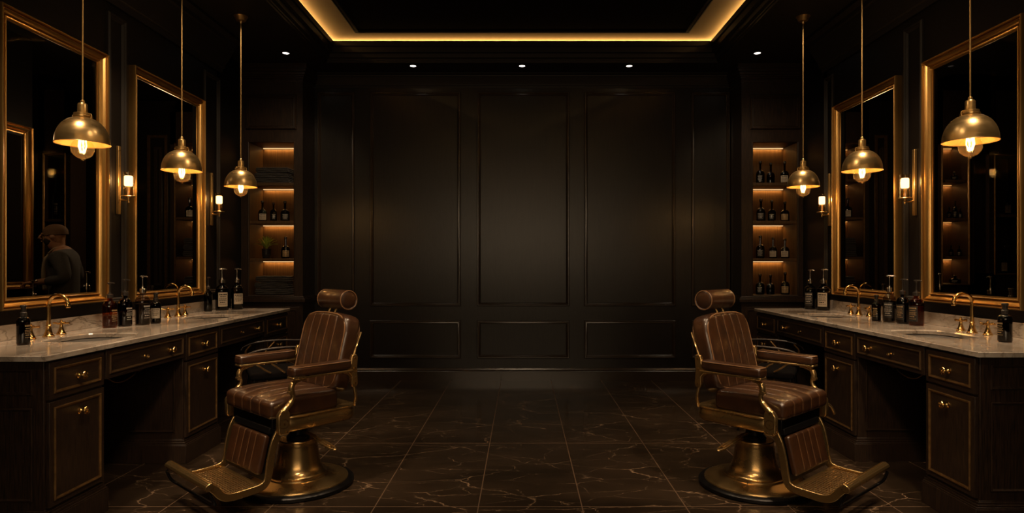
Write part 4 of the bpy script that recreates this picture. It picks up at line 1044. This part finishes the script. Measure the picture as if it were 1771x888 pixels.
# ------------------------------------------------------------------ mirror reflections, built as objects behind the panes
def far_shelf(s_, x0, x1, yf, shelves, z0, z1, label, depth=.40, strips=True, led=None):
    t = thing('display_shelf', label, 'shelf', ((x0 + x1) / 2, yf, 0), 0, 'shelves seen in the mirrors')
    M = T(-(x0 + x1) / 2, -yf, 0)
    b = MB(M); b.box(x0 - .07, x0, yf, yf + depth, 0, 3.2); b.box(x1, x1 + .07, yf, yf + depth, 0, 3.2); b.box(x0 - .07, x1 + .07, yf, yf + depth, z1, 3.2); b.box(x0 - .07, x1 + .07, yf, yf + depth, 0, z0)
    b.build('body', WOOD, t, smooth=False)
    MB(M).box(x0, x1, yf + depth - .012, yf + depth, z0, z1).build('back_panel', SHELFWOOD, t, smooth=False)
    MB(M @ plane((0, yf, 0), (1, 0, 0), (0, 0, 1), (0, -1, 0))).frame(x0 - .02, x1 + .02, z0 - .02, z1 + .02, [(0, 0), (0, .006), (.008, .012), (.016, .006), (.02, 0)]).build('edge_moulding', EDGE, t, ang=25)
    for z in shelves: MB(M).box(x0, x1, yf + .004, yf + depth - .012, z - .03, z).build('shelf', SHELFWOOD, t, bevel=.002)
    if strips:
        for z in [z1] + [q - .03 for q in shelves]:
            MB(M).box(x0 + .01, x1 - .01, yf + depth - .03, yf + depth - .014, z - .008, z - .0005).build('light_strip', led or LEDDIM, t, smooth=False)
            d = bpy.data.lights.new('shelf_glow', 'AREA'); d.shape = 'RECTANGLE'; d.size = x1 - x0 - .02; d.size_y = .012; d.energy = .7 * (x1 - x0) / .4; d.color = (1.0, .50, .17)
            o = bpy.data.objects.new('shelf_glow', d); C.objects.link(o); o.parent = t; o.location = (0, depth - .036, z - .012); o.rotation_euler = (math.radians(12), 0, 0)
    return t
def zz(py, y): return H - (py - CY) * y / F
# far shelves in the farther mirrors
for s_, px0, px1, bpx in ((-1, 304, 372, 328), (1, 1425, 1493, 1466)):
    nm = SIDE[s_]; yf = 8.0
    shz = (zz(376, yf), zz(444.5, yf))
    far_shelf(s_, sx(px0, yf), sx(px1, yf), yf, shz + (zz(310, yf),), zz(506, yf), zz(250, yf), 'dim open shelves seen in the farther %s mirror' % nm)
    flask(sx(bpx, 8.15), 8.15, shz[0], .262, .062, 'band', 'dark bottle with pale label seen in the farther %s mirror' % nm, group='bottles seen in the mirrors')
    if s_ < 0: flask(sx(343, 8.15), 8.15, shz[0], .24, .046, 'band', 'second pale labelled bottle at the frame edge in the farther left mirror', group='bottles seen in the mirrors')
    tx = -4.14 if s_ < 0 else 4.083
    for i, nmx in enumerate(('lowest', 'middle', 'topmost')):
        towel(tx, 8.20, shz[1] + i * .081, .33 - .012 * i, .26, .075, 'folded charcoal towel, %s of three in the farther %s mirror' % (nmx, nm), 'towels seen in the mirrors')
    for i, nmx in enumerate(('lower', 'upper')):
        towel(tx, 8.20, zz(506, yf) + .10 * i, .30, .26, .095, 'folded dark towel, %s one, bottom shelf in the farther %s mirror' % (nmx, nm), 'towels seen in the mirrors')
    xa, xb = sorted((sx(240 if s_ < 0 else 1498, 8.2), sx(303 if s_ < 0 else 1548, 8.2)))
    pw = structure(MB().box(xa, xb, 8.2, 8.26, 0, 3.39).build('wall_panel_' + nm, WALLB, smooth=False))  # added wall piece behind the farther pane
    Mq = plane((0, 8.2, 0), (1, 0, 0), (0, 0, 1), (0, -1, 0))
    MB(Mq).frame(xa + .11, xb - .10, .9, 2.95, MOULD).build('panel_moulding', EDGE, pw, ang=25)
    MB(Mq).frame(xa + .20, xb - .17, 1.0, 2.80, MOULD).build('panel_moulding', TRIMB, pw, ang=25)
# near right mirror: two narrow shelf units
yf = 7.0
shz = (zz(311, yf), zz(377.5, yf), zz(444, yf))
far_shelf(1, sx(1631, yf), sx(1674, yf), yf, shz, zz(491, yf), zz(250, yf), 'narrow lit shelves on the left of the near right mirror image', .28)
for (z, items, nmx) in ((shz[0], ((1651, .10, .045),), 'top'), (shz[1], ((1642, .13, .033), (1652, .20, .030), (1661, .13, .022)), 'second'), (shz[2], ((1645, .13, .030), (1659, .13, .026)), 'third'), (zz(491, yf), ((1652, .09, .07),), 'bottom')):
    for i, (px, h, r) in enumerate(items):
        flask(sx(px, 7.09), 7.09, z, h, r, 'print', 'small dark flask, %s from the left, %s lit shelf in the near right mirror' % (('first', 'second', 'third')[i], nmx), group='flasks seen in the near right mirror', neck=.35)
sh2 = (zz(371, yf),)
far_shelf(1, sx(1722, yf), sx(1772, yf), yf, sh2, zz(473, yf), zz(270, yf), 'narrow dark niche on the right of the near right mirror image', .25, False)
flask(sx(1743.5, 7.08), 7.08, sh2[0], .29, .042, 'band', 'tall bottle with pale label in the upper niche of the near right mirror', group='bottles seen in the mirrors', neck=.40)
flask(sx(1737.5, 7.08), 7.08, zz(473, yf), .31, .045, 'band', 'tall bottle with pale label in the lower niche of the near right mirror', group='bottles seen in the mirrors', neck=.40)
# near left mirror: gilt frame on an inner wall, narrow cabinet, person
structure(MB().box(-4.68, -4.62, 2.6, 6.0, 0, 3.4).build('wall_inner_left', WALL, smooth=False))  # added wall behind the near left pane
t = thing('gilt_frame', 'old gilt frame hanging dimly in the left part of the near left mirror', 'frame', (-4.62, 5.40, 1.06))
Mm = plane((0, -.55, 0), (0, 1, 0), (0, 0, 1), (1, 0, 0))
MB(Mm).frame(0, 1.10, 0, 1.50, FRP).build('frame', GILT, t, ang=30)
MB(Mm).box(.09, 1.01, .09, 1.41, .002, .006).build('dark_pane', FIELD, t, smooth=False)
far_shelf(-1, sx(77, yf), sx(111, yf), yf, (zz(379, yf),), zz(500, yf), zz(268, yf), 'narrow dark cabinet behind the person in the near left mirror', .25, False)
flask(sx(96, 7.08), 7.08, zz(379, yf), .56, .046, 'print', 'tall ornate decanter above the person in the near left mirror', glass=SMOKE, neck=.45, group='bottles seen in the mirrors')

for s_ in (-1, 1):
    structure(MB().box(min(s_ * 2.90, s_ * 3.30), max(s_ * 2.90, s_ * 3.30), 3.3, 6.2, .80, HC).build('trim_%d' % (14 if s_ < 0 else 15), WOOD, smooth=False))  # added ledge behind the panes for the low bottles
GRP = 'bottles standing low in the mirrors'
pump_bottle(-3.05, 3.966, .315, .042, SMOKE, LIQUID, PUMPSILVER, None, 0, 0, 'glass pump bottle low in the near left mirror, below the gilt frame', group=GRP)
pump_bottle(-3.05, 4.456, .362, .053, SMOKE, LIQUID, PUMPSILVER, None, 0, 0, 'glass pump bottle low in the near left mirror, to the right of the person', group=GRP)
spray_bottle(-3.05, 5.24, .235, .036, DARKGLASS, LIQUID, None, 0, 'small dark bottle top low in the farther left mirror', group=GRP)
pump_bottle(3.05, 4.647, .345, .050, SMOKE, LIQUID, PUMPSILVER, None, 0, 0, 'glass pump bottle at the lower left corner of the near right mirror', group=GRP)
pump_bottle(3.05, 4.142, .335, .050, SMOKE, LIQUID, PUMPSILVER, None, 0, 0, 'glass pump bottle low in the near right mirror, behind the front faucet', group=GRP)
spray_bottle(3.06, 3.98, .265, .042, DARKGLASS, LIQUID, None, 0, 'small bottle top at the lower right corner of the near right mirror', group=GRP)
spray_bottle(3.05, 5.37, .245, .036, DARKGLASS, LIQUID, None, 0, 'small dark bottle top low in the farther right mirror', group=GRP)
make_faucet(1, -2.965, 5.48, 'brass faucet arch seen at the foot of the farther left mirror')
make_faucet(-1, -2.965, 5.585, 'brass faucet arch seen at the foot of the farther right mirror')

def skin_mesh(name, verts, edges, radii, m, parent, sub=2, root=0):
    me = bpy.data.meshes.new(name); me.from_pydata(verts, edges, []); me.materials.append(m)
    o = bpy.data.objects.new(name, me); C.objects.link(o); o.parent = parent
    k = o.modifiers.new('Skin', 'SKIN'); k.use_smooth_shade = True
    if not me.skin_vertices:
        bpy.context.view_layer.objects.active = o
    for i, r in enumerate(radii):
        rr = r if isinstance(r, tuple) else (r, r)
        me.skin_vertices[0].data[i].radius = rr
        me.skin_vertices[0].data[i].use_root = (i == root)
    s2 = o.modifiers.new('Sub', 'SUBSURF'); s2.levels = sub; s2.render_levels = sub
    return o
def person():
    t = thing('person', 'person in a cap and dark jacket, working with head bowed, in the near left mirror', 'person', (-4.13, 5.75, 0), math.radians(112))
    # local: +y forward, x to the person's right, z up
    V = []; E = []; R = []
    def v(p, r, par=None):
        V.append(p); R.append(r)
        if par is not None: E.append((par, len(V) - 1))
        return len(V) - 1
    pel = v((0, 0, .86), (.135, .105)); wa = v((0, .01, 1.02), (.13, .10), pel); ch = v((0, .015, 1.22), (.155, .115), wa); nb = v((0, .01, 1.375), (.10, .08), ch)
    ne = v((0, .045, 1.43), .055, nb); hd0 = v((0, .075, 1.47), (.066, .082), ne); hd1 = v((0, .085, 1.54), (.072, .092), hd0); v((0, .075, 1.595), (.060, .076), hd1)
    hands = []
    for sg in (-1, 1):
        sh = v((sg * .17, .01, 1.355), .062, nb); el = v((sg * .225, -.06, 1.155), .046, sh); wr = v((sg * .17, .135, 1.135), .030, el)
        pa = v((sg * .155, .185, 1.133), (.038, .020), wr); pa2 = v((sg * .148, .222, 1.125), (.036, .016), pa)
        for k in range(4):
            fx = sg * .148 + (k - 1.5) * .019
            f1 = v((fx, .255 + .004 * (1 if k in (1, 2) else 0), 1.123), .0095, pa2); f2 = v((fx, .272, 1.100), .0088, f1); v((fx, .276, 1.078), .008, f2)
        th = v((sg * .108, .205, 1.125), .011, pa); v((sg * .094, .238, 1.110), .0095, th)
        hp = v((sg * .09, 0, .80), .085, pel); kn = v((sg * .095, .015, .46), .058, hp); an = v((sg * .10, -.01, .09), .040, kn); v((sg * .105, .13, .035), (.042, .03), an)
    skin_mesh('body', V, E, R, SKIN, t)
    # face details
    b = MB(T(0, .085, 1.535))
    b.tube([(0, .084, .026), (0, .100, .006), (0, .108, -.012), (0, .092, -.020)], [.008, .011, .015, .008], 10)
    for sg in (-1, 1):
        b.lathe([(0, -.010), (.014, -.008), (.022, 0), (.016, .006), (.010, .002)], (sg * .074, -.006, -.004), 14, 'x')
        b.tube([(sg * .012, .084, .024), (sg * .03, .082, .027), (sg * .05, .066, .022)], .006, 8)
    b.tube([(-.024, .086, -.042), (0, .094, -.041), (.024, .086, -.042)], .0055, 8)
    b.build('face', SKIN, t, merge=False)
    b = MB(T(0, .092, 1.488)); b.cushion((.118, .125, .075), .034, shape=lambda p: (p.x * (1 + p.z * 3), p.y + p.z * .2, p.z)); b.build('beard', BEARD, t, ang=80)
    b = MB(T(0, .072, 1.565) @ Matrix.Rotation(-.10, 4, 'X'))
    pr_ = [(.086 * math.cos(a), .075 * math.sin(a) + .01) for a in [k / 10 * PI / 2 for k in range(11)]]
    b.M = b.M @ Matrix.Diagonal((.90, 1.13, 1, 1)); b.lathe([(.080, -.016), (.087, -.014)] + pr_, seg=30)
    b.M = T(0, .158, 1.565) @ Matrix.Rotation(-.6, 4, 'X'); b.cushion((.110, .035, .008), .0035, shape=lambda p: (p.x * (1 - max(0, p.y) * 8), p.y, p.z - 3 * p.x * p.x)); b.build('cap', CAP, t, ang=60)
    # jacket: torso shell and sleeves over the body
    V.clear(); E.clear(); R.clear()
    a0 = v((0, 0, .80), (.165, .128)); a1 = v((0, .008, 1.03), (.155, .122), a0); a2 = v((0, .010, 1.22), (.176, .132), a1); a3 = v((0, .005, 1.365), (.118, .094), a2); v((0, .02, 1.425), (.070, .068), a3)
    for sg in (-1, 1):
        q = v((sg * .172, .008, 1.352), .076, a3); q2 = v((sg * .228, -.062, 1.155), .060, q); v((sg * .176, .112, 1.136), .043, q2)
    skin_mesh('jacket', V, E, R, JACKET, t)
    b = MB(); b.tube(spline([(0, .098, 1.40), (0, .138, 1.34), (0, .155, 1.22), (0, .142, 1.07)], 5), [.030] * 5 + [.046] * 6 + [.05] * 5, 14, flat=.5); b.build('shirt_front', SHIRT, t)
    b = MB()
    for sg in (-1, 1): b.tube(spline([(sg * .052, -.01, 1.435), (sg * .062, .06, 1.43), (sg * .03, .115, 1.385)], 5), .016, 8, flat=.6)
    b.build('collar', SHIRT, t)
    V.clear(); E.clear(); R.clear()
    p0 = v((0, 0, .86), (.15, .12))
    for sg in (-1, 1):
        h_ = v((sg * .092, 0, .77), .10, p0); k_ = v((sg * .097, .014, .46), .072, h_); v((sg * .102, -.008, .10), .058, k_)
    skin_mesh('trousers', V, E, R, TROUSER, t)
    return t
person()

# ------------------------------------------------------------------ added fill lights without fixtures (overhead and behind the panes)
def fill_spot(x, y, z, aim, e, angle, size=.08, blend=.8, col=SOFT):  # fill spot, added to brighten one part of the room
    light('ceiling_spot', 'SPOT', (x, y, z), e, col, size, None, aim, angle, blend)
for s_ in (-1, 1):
    fill_spot(s_ * 1.75, 2.3, 3.34, (s_ * 1.42, 3.7, .6), 235, 44, .10, .9)          # over the chairs
    fill_spot(s_ * .5, .9, 3.34, (s_ * 1.40, 3.6, .4), 110, 40, .12, .9)
    for y in (2.9, 4.2, 5.3): fill_spot(s_ * 2.30, y, 3.34, (s_ * 2.52, y + .15, .9), 98, 70, .08, .9)      # over the worktops
    fill_spot(s_ * .3, 2.6, 3.34, (s_ * 2.2, 3.6, .55), 70, 50, .12, .9)              # cabinet fronts
    fill_spot(s_ * .6, 3.6, 3.34, (s_ * 2.8, 4.5, 2.1), 30, 66, .12, .9)               # mirror frames
    fill_spot(s_ * 1.9, 5.2, 3.34, (s_ * 2.6, 6.8, 1.9), 25, 60, .10, .9)
    light('mirror_room_lamp', 'POINT', (s_ * 3.7, 6.6, 2.3), 14.0, SOFT, .1)  # added light for the objects behind the panes
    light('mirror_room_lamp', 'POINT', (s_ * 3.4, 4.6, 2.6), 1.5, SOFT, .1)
light('inner_room_lamp', 'POINT', (-4.45, 4.9, 2.4), 6.0, SOFT, .06)  # added light on the person behind the pane
fill_spot(0, 3.6, 3.68, (0, 4.4, 0), 240, 85, .15, 1.0)

# ------------------------------------------------------------------ world, camera, view
w = bpy.data.worlds.new('World'); bpy.context.scene.world = w; w.use_nodes = True
w.node_tree.nodes['Background'].inputs[0].default_value = (1, .8, .6, 1); w.node_tree.nodes['Background'].inputs[1].default_value = .003
cam = bpy.data.cameras.new('Camera'); co = bpy.data.objects.new('Camera', cam); C.objects.link(co)
co.location = (0, 0, H); co.rotation_euler = (PI / 2, 0, 0)
cam.sensor_width = 36; cam.sensor_fit = 'HORIZONTAL'; cam.lens = 36 * F / 1771
cam.shift_x = -(CX - 885.5) / 1771; cam.shift_y = (CY - 444) / 1771
cam.clip_start = .05; cam.clip_end = 60
sc = bpy.context.scene; sc.camera = co
vs_ = sc.view_settings; vs_.view_transform = 'Standard'; vs_.look = 'None'; vs_.gamma = 1; vs_.exposure = .28; vs_.use_curve_mapping = False
